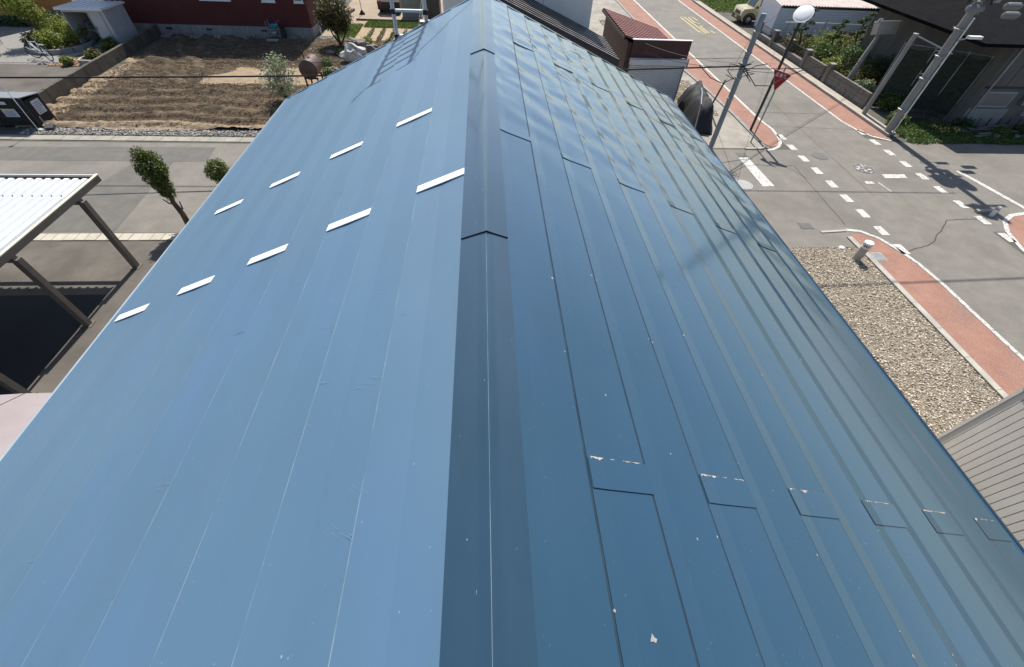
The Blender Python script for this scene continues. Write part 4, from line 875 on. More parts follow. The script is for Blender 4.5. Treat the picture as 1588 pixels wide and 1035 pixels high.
# ------------------------------------------------------------------ brown garage with roller shutter
t = thing('brown_garage', 'dark brown garage with ribbed roof and roller shutter', 'garage', (8, 24, 0))
gx0, gx1, gy0, gy1 = 6.5, 9.32, 21.72, 26.7
MB().prismy([(gx0, 0), (gx1, 0), (gx1, 1.72), (gx0, 2.42)], gy0, gy1).build('wall', brown_shed, t)
MB().box(gx0 + .2, gx1 + .06, gy0 - .10, gy0 - .02, 1.86, 2.52).build('signboard', brown_shed, t); MB().box(gx0 + .17, gx1 + .09, gy0 - .12, gy0 + .02, 2.523, 2.545).build('coping', white_p, t)
for k in range(12): MB().box(gx0 + .3 + k * .22, gx0 + .308 + k * .22, gy0 - .106, gy0 - .10, 1.87, 2.51).build('board_joint', black_p, t)
MB().box(gx0 + .2, gx1 + .08, gy0 - .28, gy0 - .10, 1.60, 1.84).build('shutter_box', shutter_box, t)
MB().box(gx1 + .08, gx1 + .12, gy0 - .27, gy0 - .1, 1.55, 1.86).build('bracket', black_p, t)
n_ = 20
for k in range(n_):
    z_ = .03 + k * 1.57 / n_; dz = 1.57 / n_
    MB().prismx([(gy0 - .05, z_), (gy0 - .085, z_ + .02), (gy0 - .085, z_ + dz - .026), (gy0 - .05, z_ + dz - .004), (gy0 - .04, z_ + dz), (gy0 - .04, z_)], gx0 + .28, gx1 + .02).build('shutter_slat', shutter_m, t)
for x in (gx0 + .23, gx1 + .02): MB().box(x, x + .05, gy0 - .12, gy0 - .005, 0, 1.6).build('shutter_rail', steel, t)
n_ = 13; dyy = (gy1 + .1 - gy0 + .05) / n_
rz = lambda x: 2.60 - (x - 6.3) * (.80 / 3.1)
for k in range(n_):
    ya = gy0 + .02 + k * dyy; vs = []
    pr_ = [(ya, 0), (ya + .05, .08), (ya + .19, .08), (ya + .23, 0), (ya + dyy, 0)]
    for x in (6.3, 9.45):
        for (yy, o) in pr_: vs.append((x, yy, rz(x) + o))
    m = len(pr_); mb = MB().add(vs, [(i, i + 1, m + i + 1, m + i) for i in range(m - 1)]); mb.m = [0, 1, 0, 0]; mb.build('roof_rib', [brown_roof, rib_brown], t, fix=False)
MB().add([(6.28, gy0, 2.605), (6.28, gy1 + .15, 2.605), (6.28, gy1 + .15, 2.48), (6.28, gy0, 2.48), (6.33, gy0, 2.60), (6.33, gy1 + .15, 2.60), (6.33, gy1 + .15, 2.48), (6.33, gy0, 2.48)], [(0, 1, 2, 3), (4, 7, 6, 5), (0, 4, 5, 1), (3, 2, 6, 7)]).build('roof_edge', black_p, t)
# black tarp-covered heap on the pavement edge
t = thing('covered_heap', 'black tarpaulin covered heap with a pale strap beyond the roof edge', 'covered heap', (9.7, 19.5, 0))
hp = MB(); nx_, ny_ = 16, 34
for j in range(ny_ + 1):
    v = j / ny_; cy_ = 17.9 + 4.2 * v; cx_ = 9.45 + .75 * v; wid = .50 + .18 * math.sin(v * 3.1)
    for i in range(nx_ + 1):
        u = -1 + 2 * i / nx_; top = 1.0 * (1 - abs(u) ** 2.6) * min(1, 7 * v + .1, 5 * (1 - v) + .1)
        p = Vector((u * 1.4, v * 6, 0)); top *= 1 + .28 * noise.noise(p); hp.v.append((cx_ + u * wid * (1 + .15 * noise.noise(p * 2)), cy_, max(0, top + .06 * noise.noise(p * 3))))
for j in range(ny_):
    for i in range(nx_): a = j * (nx_ + 1) + i; hp.f.append((a, a + 1, a + nx_ + 2, a + nx_ + 1)); hp.m.append(0)
hp.build('tarpaulin', tarp_b, t, smooth=True)
MB().tube([(9.1, 17.95, .1), (9.3, 18.6, 1.0), (9.6, 19.5, 1.16), (9.85, 20.2, 1.1), (10.1, 20.6, .9)], .03, 6).build('strap', steel, t)

# ------------------------------------------------------------------ stop sign, mirror, poles
t = thing('stop_sign', 'red inverted triangle Japanese stop sign on a grey post', 'road sign', (11.4, 17.26, 0))
MB().tube([(11.4, 17.26, 0), (11.4, 17.26, 2.85)], .03, 10).build('post', steel, t)
AZ = R(-62)   # facing the driver
def signspace(p, d=0):   # p in sign plane
    ux = Vector((math.cos(AZ), math.sin(AZ), 0)); nn = Vector((math.sin(AZ), -math.cos(AZ), 0))
    return Vector((11.4, 17.26, 2.45)) + ux * p[0] + Vector((0, 0, p[1])) + nn * (.04 + d)
def tri(s, d0, d1):
    c = [(-.5 * s, .29 * s), (.5 * s, .29 * s), (0, -.577 * s)]; pl = []
    for i in range(3):
        a = Vector(c[i]); p_ = Vector(c[i - 1]); q_ = Vector(c[(i + 1) % 3])
        pl += [a + (p_ - a).normalized() * .07 * s, a + (p_ + q_ - 2 * a).normalized() * .035 * s, a + (q_ - a).normalized() * .07 * s]
    n_ = len(pl); return MB().add([signspace(p, d0) for p in pl] + [signspace(p, d1) for p in pl], [tuple(range(n_)), tuple(range(n_, 2 * n_))[::-1]] + [(i, (i + 1) % n_, n_ + (i + 1) % n_, n_ + i) for i in range(n_)])
pb = tri(.80, 0, .008).build('sign_border', sign_white, t); tri(.745, .009, .013).build('sign_face', sign_red, t)
def text_mesh(s_, size, mt, parent, M4, name='lettering'):
    cu = bpy.data.curves.new('txt', 'FONT'); cu.body = s_; cu.size = size; cu.align_x = 'CENTER'; cu.align_y = 'CENTER'; cu.extrude = .002; cu.offset = .004
    to = bpy.data.objects.new('txt', cu); col.objects.link(to); bpy.context.view_layer.update()
    dg = bpy.context.evaluated_depsgraph_get(); me = bpy.data.meshes.new_from_object(to.evaluated_get(dg)); bpy.data.objects.remove(to)
    me.transform(M4); off = wloc(parent); me.transform(Matrix.Translation(-off)); me.materials.clear(); me.materials.append(mt)
    return link(name, me, parent)
ux = Vector((math.cos(AZ), math.sin(AZ), 0)); nn = Vector((math.sin(AZ), -math.cos(AZ), 0)); c = signspace((0, .10), .018)
M4 = Matrix(((ux.x, 0, nn.x, c.x), (ux.y, 0, nn.y, c.y), (0, 1, 0, c.z), (0, 0, 0, 1)))
text_mesh('止まれ', .155, sign_white, t, M4)
MB().obox((11.4, 17.26, 2.42), .05, .10, .05).build('bracket', steel, t)
t = thing('traffic_mirror', 'round white traffic mirror on a tall black pole', 'traffic mirror', (11.85, 18.35, 0))
MB().tube([(11.85, 18.35, 0), (11.85, 18.35, 4.1)], .055, 12).build('pole', black_p, t)
nrm = Vector((-.50, -.48, .70)).normalized(); q = nrm.to_track_quat('Z', 'Y').to_matrix()
def disc(r0, prof, cpos): 
    mb = MB().lathe((0, 0, 0), prof, 36); mb.v = [tuple(q @ Vector(v) + Vector(cpos)) for v in mb.v]; return mb
cc = Vector((11.85, 18.35, 4.2)) + nrm * .10
disc(1, [(.001, .05), (.14, .043), (.23, .03), (.30, .01), (.315, 0), (.30, -.03), (.001, -.04)], cc).build('mirror_disc', mat('mirror_white', (.85, .85, .82), rough=.6), t, smooth=True)
disc(1, [(.31, .0), (.33, .01), (.33, -.03), (.305, -.035)], cc).build('rim', white_p, t)
MB().tube([(11.85, 18.35, 3.7), tuple(cc - nrm * .04)], .03, 8).build('bracket', black_p, t)
def wires(mb, a, b, sag=.4, r=.012, n=14):
    a, b = Vector(a), Vector(b); mb.tube([a + (b - a) * t_ - Vector((0, 0, sag * 4 * t_ * (1 - t_))) for t_ in np.linspace(0, 1, n)], r, 5)
t = thing('utility_pole', 'slender grey utility pole rising beside the tarpaulin heap', 'utility pole', (9.35, 16.6, 0), 'utility poles along the main road')
MB().tube([(9.35, 16.6, 0), (9.35, 16.6, 2.0), (9.35, 16.6, 4.55)], [.10, .095, .088], 14).build('pole', mat('pole_bluegrey', (.18, .215, .24), (.25, .285, .31), scale=5, rough=.7, stretch=(1, 1, .3)), t, smooth=True)
for z_ in (1.9, 2.6, 3.05, 3.4, 4.0): MB().lathe((9.35, 16.6, z_), [(.09, 0), (.112, .01), (.112, .07), (.09, .08)], 14).build('band', steel, t)
for k in range(6):
    a = random.uniform(0, 6.28); pts = [(9.35 + .12 * math.cos(a), 16.6 + .12 * math.sin(a), 2.95)] + [(9.35 + random.uniform(-.5, .4), 16.6 + random.uniform(-.3, .3), 2.95 + random.uniform(-.4, .25)) for _ in range(3)]
    P_ = []
    for i in range(len(pts) - 1):
        for s_ in range(4):
            P_.append(Vector(pts[i]).lerp(Vector(pts[i + 1]), s_ / 4))
    MB().tube(P_ + [Vector(pts[-1])], .012, 5).build('loose_cable', rubber, t)
t = thing('utility_pole', 'thick pale concrete utility pole with transformers by the green verge', 'utility pole', (18.3, 18.35, 0), 'utility poles along the main road')
MB().tube([(18.3, 18.35, 0), (18.3, 18.35, 5), (18.3, 18.35, 10)], [.15, .135, .12], 18).build('pole', conc_grey, t, smooth=True)
MB().tube([(18.47, 18.22, 0), (18.46, 18.23, 4.3)], .028, 8).build('cable_pipe', white_p, t)
for z_ in (1.0, 2.2, 3.0, 3.9): MB().lathe((18.3, 18.35, z_), [(.18, 0), (.20, .01), (.20, .05), (.18, .06)], 18).build('band', steel, t)
for k in range(8): MB().tube([(18.3, 18.35, 2.4 + .4 * k), (18.3 + .34 * (1 if k % 2 else -1), 18.35, 2.4 + .4 * k)], .012, 5).build('step_bolt', steel, t)
for dx, zz in ((-.36, 5.6), (.36, 5.9), (-.36, 8.6)):
    MB().lathe((18.3 + dx, 18.3, zz), [(.001, 0), (.27, .02), (.28, .1), (.28, .75), (.22, .85), (.001, .87)], 18).build('transformer', steel, t)
for zz, hw in ((5.5, .7), (8.5, .8)): MB().box(18.3 - hw, 18.3 + hw, 18.3, 18.4, zz, zz + .09).build('cross_arm', steel, t)
MB().obox((18.65, 18.2, 5.2), .3, .35, .8).build('cable_box', steel, t)
for k, (dx, dy, dz) in enumerate(((-.5, -.1, 4.6), (.9, -.1, 4.7), (1.3, .1, 4.4))): MB().lathe((18.3 + dx, 18.2 + dy, dz), [(.001, -.02), (.10, 0), (.12, .1), (.12, .5), (.08, .6)], 12, 'X').build('cable_closure', mat('closure%d' % k, (.2, .2, .19), rough=.6), t)
for k in range(9):
    a0 = random.uniform(0, 6.28); rr = random.uniform(.22, .36); z0_ = random.uniform(4.6, 5.3)
    MB().tube([(18.3 + rr * math.cos(a) * 1.3, 18.3 + rr * math.sin(a), z0_ + .15 * math.sin(2 * a)) for a in np.linspace(a0, a0 + 5.2, 16)], random.choice([.014, .02, .028]), 6).build('cable_coil', random.choice([rubber, rubber, steel]), t)
# lamp bracket on pole
MB().tube([(18.42, 18.2, 3.6), (18.75, 18.15, 3.7)], .02, 6).build('lamp_arm', steel, t); MB().obox((18.95, 18.15, 3.72), .55, .16, .09).build('lamp_head', white_p, t)
t = thing('utility_pole', 'thin grey post standing left of the concrete pole', 'utility pole', (18.4, 20.3, 0), 'utility poles along the main road')
MB().tube([(18.4, 20.3, 0), (18.45, 20.3, 3.3)], [.10, .09], 12).build('pole', conc_grey, t, smooth=True); MB().lathe((18.45, 20.3, 3.3), [(.1, 0), (.11, .03), (.001, .05)], 12).build('cap', steel, t); MB().tube([(18.45, 20.3, 3.28), (19.2, 20.0, 3.05), (20.0, 19.6, 2.8)], .03, 6).build('brace', steel, t)
t = thing('road_lamp', 'cream boxed lamp head on a leaning grey post behind the garden wall', 'street lamp', (19.4, 23.3, 0))
MB().tube([(19.3, 23.6, 0), (19.45, 23.6, 1.6), (19.75, 23.8, 2.55)], [.14, .12, .10], 12).build('post', conc_grey, t, smooth=True)
hb = MB().obox((19.85, 23.8, 2.75), 1.15, .32, .50, R(8), R(-18)); hb.build('lamp_housing', mat('cream_housing', (.34, .33, .27), (.40, .385, .32), scale=3, rough=.6), t)
MB().obox((19.85, 23.86, 3.02), 1.2, .40, .05, R(8), R(-18)).build('lamp_lid', cream_edge, t); MB().tube([(19.2, 23.7, 3.0), (19.25, 23.7, 3.12), (19.4, 23.75, 3.1)], .05, 8).build('mount', steel, t)
# wires (all in true space)
def wire(label, a, b, sag, r, mt=rubber): 
    mb = MB(); wires(mb, a, b, sag, r, 22); return tag(mb.build('overhead_cable', mt), label, 'cable', 'overhead cables')
wire('thick black cable crossing over the field behind the roof', (-30, 13.5, 3.05), (9.35, 16.5, 3.05), .25, .026)
wire('thin cable just above the thick one over the field', (-30, 13.9, 3.25), (9.3, 16.5, 3.3), .15, .007)
wire('black cable from the slender pole across the road', (9.35, 16.6, 2.95), (19.35, 23.6, 1.35), .12, .015)
wire('second black cable slung below the first across the road', (9.35, 16.6, 2.9), (19.35, 23.6, 1.2), .22, .008)
wire('high cable above the junction casting the long shadow', (-40, 19, 8.3), (17.8, 18.4, 7.4), .3, .022)
wire('high cable running toward the viewer over the gravel yard', (-2.5, 14.9, 10.5), (60, 16, 9.3), .6, .03)
wire('thin service cable to the white garage', (9.35, 16.6, 4.3), (20.1, 33.6, 1.72), .25, .008)
wire('twin service cable to the brown garage, upper', (9.35, 16.6, 3.1), (6.6, 23, 2.45), .25, .008, steel)
wire('twin service cable to the brown garage, lower', (9.35, 16.6, 3.0), (6.6, 22.6, 2.2), .3, .008)
mb = MB(); mb.tube([(8.0, 17.2, 2.85), (8.5, 17.0, 2.5), (9.0, 16.9, 2.35), (9.6, 17.2, 2.5), (10.4, 17.6, 2.75), (10.9, 17.7, 2.8)], .016, 6)
tag(mb.build('overhead_cable', rubber), 'loop of slack black cable hanging before the roller shutter', 'cable', 'overhead cables')
mb = MB(); mb.tube([(9.5, 16.6, 2.9), (10.2, 16.75, 2.35), (10.9, 16.9, 2.3), (11.4, 17.0, 2.6), (12.3, 17.2, 2.85)], .016, 6)
tag(mb.build('overhead_cable', rubber), 'slack loop of black cable left of the stop sign', 'cable', 'overhead cables')
# guy wire with dark sleeve
t = thing('guy_wire', 'stay wire with dark lower sleeve slanting down to the tarpaulin heap', 'stay wire', (10.9, 20.8, 0))
MB().tube([(9.4, 16.7, 4.4), (10.9, 20.8, .05)], .008, 5).build('wire', steel, t); MB().tube([(10.35, 19.3, 1.7), (10.9, 20.8, .05)], .04, 8).build('sleeve', mat('sleeve_grey', (.10, .10, .095), rough=.7), t)
# short white ventilator pillar in the gravel
t = thing('short_pillar', 'squat grey pillar with white capped top in the gravel', 'pillar', (11.27, 9.42, 0))
MB().lathe((11.27, 9.42, 0), [(.115, 0), (.115, .44)], 24).build('shaft', mat('pillar_grey', (.33, .31, .28), (.38, .36, .33), scale=4, rough=.6), t, smooth=True)
MB().lathe((11.27, 9.42, .44), [(.115, 0), (.122, 0), (.122, .04), (.10, .04)], 24).build('collar', white_p, t)
MB().lathe((11.27, 9.42, .48), [(.10, 0), (.10, .09)], 24).build('vent_neck', dark_in, t)
for k in range(12):
    a = k * math.pi / 6; MB().obox((11.27 + .108 * math.cos(a), 9.42 + .108 * math.sin(a), .525), .02, .02, .10, a).build('vent_rib', white_p, t)
MB().lathe((11.27, 9.42, .565), [(.10, 0), (.128, .005), (.128, .05), (.115, .062), (.001, .065)], 24).build('cap', white_p, t, smooth=True)
tag(MB().lathe((11.12, 9.95, 0), [(.001, .05), (.07, .05), (.09, .02), (.09, 0)], 16).build('pipe_cap', white_p), 'small white pipe cap in the gravel corner', 'pipe cap')
# corner bollard at far right
t = thing('corner_bollard', 'short white corner post at the right-hand red lane corner', 'bollard', (17.75, 11.85, 0))
MB().lathe((17.72, 11.75, 0), [(.07, 0), (.07, .30), (.055, .36), (.001, .37)], 16).build('post', white_p, t, smooth=True); MB().lathe((17.72, 11.75, .25), [(.072, 0), (.073, .0), (.073, .06), (.071, .06)], 16).build('band', steel, t)
MB().box(17.3, 18.1, 11.9, 12.02, .0, .10).build('kerb_edge', concrete, t)

# ------------------------------------------------------------------ beige neighbour wall lower right
t = thing('beige_building', 'beige building with ribbed vertical siding at lower right', 'building', (8.32, 3.12, 0))
WX = 8.32
MB().box(WX + .03, 14.5 - 3.2, -6, 3.12, 0, 2.62).build('wall', siding_gap, t)
y = 3.10; k = 0
while y > -1.6:
    w_ = .118; MB().box(WX, WX + .03, y - w_ + .014, y, .02, 2.60).build('siding_board', siding_b, t); y -= w_; k += 1
MB().box(WX - .02, WX + .06, 3.10, 3.15, 0, 2.62).build('corner_trim', siding_b, t)
MB().box(WX - .03, 11.4, -6, 3.22, 2.64, 2.74).build('eave', mat('dark_eave', (.03, .03, .035), rough=.4), t)
MB().box(WX - .05, 11.4, 3.14, 3.26, 2.741, 2.78).build('flashing', white_p, t)
t.rotation_euler = (0, 0, R(-15))

# ------------------------------------------------------------------ right side: car, garage, walls, garden
t = thing('parked_suv', 'boxy cream compact off-road car parked facing the road', 'car', (20.7, 37.3, 0))
sx0, sy0, sy1 = 19.0, 36.65, 38.1
def P2(L, y0=sy0, y1=sy1): return MB().prismy([(sx0 + x, z_) for x, z_ in L], y0, y1)
P2([(0, .35), (0, .82), (.1, .95), (.75, 1.02), (3.2, 1.02), (3.3, .9), (3.3, .35)]).build('body', suv_m, t)
P2([(.78, 1.02), (1.0, 1.60), (1.1, 1.66), (3.1, 1.66), (3.22, 1.02)], sy0 + .07, sy1 - .07).build('cabin', suv_m, t)
MB().box(sx0 + .95, sx0 + 3.15, sy0 + .10, sy1 - .10, 1.663, 1.72).build('roof_panel', suv_rf, t)
for y in (sy0 + .2, sy1 - .2): MB().tube([(sx0 + 1.1, y, 1.76), (sx0 + 3.05, y, 1.76)], .02, 6).build('roof_rail', black_p, t)
MB().add([(sx0 + .79, sy0 + .16, 1.06), (sx0 + .79, sy1 - .16, 1.06), (sx0 + .98, sy1 - .2, 1.58), (sx0 + .98, sy0 + .2, 1.58)], [(0, 1, 2, 3)]).build('windscreen', glass_d, t, fix=False)
t.children[-1].location.x -= .012
for a, b in ((1.15, 1.85), (1.98, 2.95)): MB().box(sx0 + a, sx0 + b, sy0 + .055, sy0 + .068, 1.12, 1.52).build('side_window', glass_d, t)
MB().box(sx0 - .06, sx0 + .05, sy0 + .02, sy1 - .02, .28, .52).build('bumper', black_p, t); MB().box(sx0 - .012, sx0, sy0 + .25, sy1 - .25, .58, .76).build('grille', black_p, t)
for y in (sy0 + .2, sy1 - .2): MB().lathe((sx0, y, .68), [(.001, -.03), (.09, -.025), (.1, 0)], 16, 'X').build('headlight', white_p, t)
MB().box(sx0 - .075, sx0 - .06, 37.2, 37.55, .36, .48).build('number_plate', painty, t)
for x in (sx0 + .62, sx0 + 2.65):
    for y, sg in ((sy0, -1), (sy1, 1)):
        MB().lathe((x, y - sg * .0, .33), [(.19, .02 * sg), (.33, .0), (.33, -sg * .18), (.19, -sg * .18)], 22, 'Y').build('tyre', rubber, t, smooth=True)
        w = MB().lathe((x, y, .33), [(.19, .01 * sg), (.17, -.02 * sg), (.05, -.02 * sg), (.04, .01 * sg), (.001, .01 * sg)], 20, 'Y').build('wheel', black_p, t)
        for k in range(5):
            a = k * 1.2566; MB().add([(x + .18 * math.cos(a - .2), y + .015 * sg, .33 + .18 * math.sin(a - .2)), (x + .18 * math.cos(a + .2), y + .015 * sg, .33 + .18 * math.sin(a + .2)), (x + .03 * math.cos(a + 1), y + .02 * sg, .33 + .03 * math.sin(a + 1)), (x + .03 * math.cos(a - 1), y + .02 * sg, .33 + .03 * math.sin(a - 1))], [(0, 1, 2, 3)]).build('spoke', chrome, w, fix=False)
    MB().prismy([(x + .46 * math.cos(a), .33 + .43 * math.sin(a)) for a in np.linspace(0, math.pi, 10)] + [(x + .36 * math.cos(a), .33 + .36 * math.sin(a)) for a in np.linspace(math.pi, 0, 10)], sy0 - .035, sy0 + .02).build('wheel_arch', black_p, t)
MB().box(sx0 + .9, sx0 + 2.3, sy0 - .03, sy0 + .01, .33, .43).build('side_sill', black_p, t); MB().obox((sx0 + .95, sy0 - .08, 1.1), .1, .14, .12).build('wing_mirror', black_p, t); MB().box(sx0 + 1.7, sx0 + 1.85, sy0 - .015, sy0, .88, .91).build('handle', black_p, t)
t = thing('white_garage', 'low white garage with ribbed pinkish roof beyond the garden', 'garage', (23, 35, 0))
wx0, wx1, wy0, wy1 = 19.95, 26.9, 33.7, 36.2
MB().box(wx0, wx1, wy0, wy1, .12, 1.62).build('wall', grg_wall, t); MB().box(wx0 - .01, wx1, wy0 - .02, wy1, 0, .12).build('foundation', conc_grey, t)
for k in range(9): MB().box(wx0, wx1, wy0 - .008, wy0, .28 + k * .15, .288 + k * .15).build('siding_joint', grey_wall, t)
MB().add([(wx0 - .02, wy0 - .05, 1.62), (wx0 - .02, wy1 + .05, 1.62), (wx0 - .02, wy1 + .05, 2.1), (wx0 - .02, wy0 - .05, 1.78), (wx0 + .06, wy0 - .05, 1.62), (wx0 + .06, wy1 + .05, 1.62), (wx0 + .06, wy1 + .05, 2.1), (wx0 + .06, wy0 - .05, 1.78)], [(0, 3, 2, 1), (4, 5, 6, 7), (0, 4, 7, 3), (3, 7, 6, 2)]).build('gable_board', white_p, t)
n_ = 34
for k in range(n_):
    xa = wx0 + .05 + k * (wx1 - wx0) / n_; dx = (wx1 - wx0) / n_; vs = []
    pr_ = [(xa, 0), (xa + .05, .045), (xa + .10, .045), (xa + .15, 0), (xa + dx, 0)]
    for (yy, zz) in ((wy0 - .12, 1.78), (wy1 + .1, 2.12)):
        for (xx, o) in pr_: vs.append((xx, yy, zz + o))
        for (xx, o) in pr_: vs.append((xx, yy, zz + o - .02))
    m = 5; MB().add(vs, [(i, i + 1, 2 * m + i + 1, 2 * m + i) for i in range(4)] + [(i, m + i, m + i + 1, i + 1) for i in range(4)] + [(m + i, m + i + 1, 3 * m + i + 1, 3 * m + i) for i in range(4)]).build('roof_rib', grg_roof, t)
MB().box(wx0 + .05, wx1, wy0 - .01, wy0 + .03, 1.62, 1.76).build('eave_board', black_p, t)
# grey slate roof at top right of the garage
t = thing('teal_roofed_house', 'dark house with teal metal roof at the upper right', 'house', (30, 34, 0))
MB().box(27.6, 40, 31.5, 44, 0, 2.9).build('wall', dark_in, t)
MB().add([(26.7, 30.6, 2.6), (41, 30.6, 2.6), (41, 37, 4.6), (26.7, 37, 4.6), (26.7, 30.6, 2.5), (41, 30.6, 2.5), (41, 37, 4.5), (26.7, 37, 4.5)], [(0, 1, 2, 3), (7, 6, 5, 4), (0, 4, 5, 1), (0, 3, 7, 4)]).build('roof', teal_roof, t)
for k in range(14): MB().add([(26.8 + k, 30.6, 2.605), (26.84 + k, 30.6, 2.605), (26.84 + k, 37, 4.605), (26.8 + k, 37, 4.605), (26.8 + k, 30.6, 2.66), (26.84 + k, 30.6, 2.66), (26.84 + k, 37, 4.66), (26.8 + k, 37, 4.66)], [(0, 4, 7, 3), (1, 2, 6, 5), (4, 5, 6, 7), (0, 1, 5, 4)]).build('roof_seam', teal_roof, t)
# garden wall with pillars and railings
t = thing('garden_wall', 'grey block garden wall with pillars and black railings along the footway', 'wall', (18.8, 26, 0))
yy = [33.2, 31.0, 29.0, 27.0, 24.6, 22.2, 20.6]
for k in range(len(yy) - 1):
    a, b = yy[k], yy[k + 1]
    if k < 3:
        for j in range(int((a - b) / .4)):
            for r_ in range(2): MB().box(18.72, 18.86, a - .4 * (j + 1) + .008, a - .4 * j - .008, .19 * r_, .19 * (r_ + 1) - .01).build('block', block_m, t)
        MB().box(18.70, 18.88, b + .01, a - .01, .381, .42).build('coping', conc_grey, t)
        rl_ = MB()
        for j in range(int((a - b - .3) / .12)): rl_.box(18.785, 18.80, a - .2 - j * .12, a - .185 - j * .12, .42, .86)
        rl_.box(18.78, 18.805, b + .1, a - .1, .86, .885).box(18.78, 18.805, b + .1, a - .1, .46, .48); rl_.build('railing', black_p, t)
    else:
        for j in range(int((a - b) / .4)):
            for r_ in range(4): MB().box(18.72, 18.86, a - .4 * (j + 1) + .008, a - .4 * j - .008, .19 * r_, .19 * (r_ + 1) - .01).build('block', block_m, t)
for y in yy[:5]:
    p = MB().box(18.66, 18.92, y - .14, y + .14, 0, .94).build('pillar', block_m, t); MB().box(18.64, 18.94, y - .16, y + .16, .941, .99).build('pillar_cap', conc_grey, p)
# bushes, pines and rocks of the garden
gb = [(19.9, 30.2, .8, leaf_olive, 'golden olive shrub behind the first railing'), (20.4, 28.2, .9, leaf_mid, 'green shrub behind the second railing'), (21.3, 29.5, 1.0, leaf_yel, 'yellow-green mound in the middle of the garden'), (22.8, 30.6, .9, leaf_olive, 'olive shrub before the garage wall'), (21.9, 27.4, .9, leaf_mid, 'broad green shrub beside the block wall'),
      (20.1, 26.2, .7, leaf_yel, 'pale mound just above the block wall'), (23.6, 28.2, 1.0, leaf_dark, 'dark green shrub deep in the garden'), (20.6, 24.3, .75, leaf_olive, 'flowering ground shrub beside the lamp post'), (19.8, 22.8, .6, leaf_pale, 'white flowering clump low by the wall'), (22.3, 25.2, .9, leaf_dark, 'dark shrub behind the lamp post'),
      (24.8, 30.8, .9, leaf_olive, 'brownish shrub at the garden far side'), (20.3, 21.3, .7, leaf_mid, 'green shrub between the two grey posts'), (21.8, 22.9, .8, leaf_olive, 'shrub in shade behind the grey posts'), (25.6, 27.5, 1.1, leaf_dark, 'tall dark hedge plant at the black house side'), (26.0, 29.5, 1.3, leaf_red, 'rusty dark round bush beside the lamp head')]
for k, (x, y, s, lm, lab) in enumerate(gb):
    t = thing('garden_shrub', lab, 'shrub', (x, y, 0), 'shrubs of the garden across the road'); MB().tube([(x, y, 0), (x, y, s * .6)], .03, 5).build('stem', bark, t)
    leaves('foliage', cloud((x, y, s * .6), (s * 1.15, s * 1.05, s * .7), int(4200 * s), 90 + k, .5), .10, lm, t)
for k, (x, y, h, lab) in enumerate(((21.35, 29.0, 1.9, 'cloud-pruned pine standing left of the garden middle'), (22.9, 29.2, 2.25, 'taller cloud-pruned pine beside the lamp head'), (19.55, 29.6, 2.3, 'thin pine behind the mirror pole'))):
    t = thing('cloud_pruned_pine', lab, 'tree', (x, y, 0), 'cloud pruned pines'); tr = MB().tube([(x, y, 0), (x + .15, y, h * .3), (x - .1, y, h * .6), (x + .1, y, h)], [.07, .06, .045, .02], 7)
    pads = []
    for j in range(7):
        a = j * 2.1; zz = h * (.45 + .55 * j / 6); rr = .42 * (1 - .55 * j / 6); e = (x + rr * math.cos(a), y + rr * math.sin(a), zz + .05); tr.tube([(x, y, zz - .12), e], [.025, .012], 5); pads.append((e, (.24, .22, .10), 420, 120 + j + k, .3))
    tr.build('trunk', bark, t); leaves('needles', np.concatenate([cloud(*p_) for p_ in pads]), .07, leaf_dark, t)
t = thing('drying_rail', 'white and blue laundry poles behind the garden shrubs', 'laundry pole', (23, 32, 0))
MB().tube([(19.6, 31.8, 1.25), (22.2, 31.8, 1.25)], .03, 8).build('pole', white_p, t); MB().tube([(22.2, 31.8, 1.25), (22.4, 31.8, 1.25)], .035, 8).build('joint', blue_p, t); MB().tube([(22.4, 31.8, 1.25), (26, 31.8, 1.2)], .03, 8).build('pole', alu, t)
for x in (19.8, 22.3, 25.5): MB().tube([(x, 31.8, 0), (x, 31.8, 1.5)], .02, 6).build('stand', steel, t)
for k, (x, y, s) in enumerate(((21.2, 26.3, .3), (22.9, 26.9, .35), (21.0, 23.4, .25))):
    tag(MB().blob((x, y, s * .5), (s, s * .7, s * .6), 60 + k, .5, 3).build('rock', rock_b), ('grey rock among the shrubs above the block wall', 'larger rock deep among the shrubs', 'rock low beside the lamp post')[k], 'rock')
# verge with black fence below the concrete pole
t = thing('low_fence', 'low black picket fence in the green verge', 'fence', (20.1, 19.4, 0))
for k in range(15): MB().box(19.45 + k * .12, 19.47 + k * .12, 19.6, 19.62, .1, .62).build('picket', black_p, t)
for z_ in (.16, .5): MB().box(19.4, 21.2, 19.585, 19.6, z_, z_ + .03).build('rail', black_p, t)
P = np.stack([rng.uniform(20.6, 21.8, 60), rng.uniform(18.1, 18.9, 60), np.full(60, .2)], 1); o = leaves('yellow_flowers', P, .09, mat('yellow_petal', (.6, .45, .08), (.7, .5, .2), rnd=True, rough=.6), None, kind='stuff')
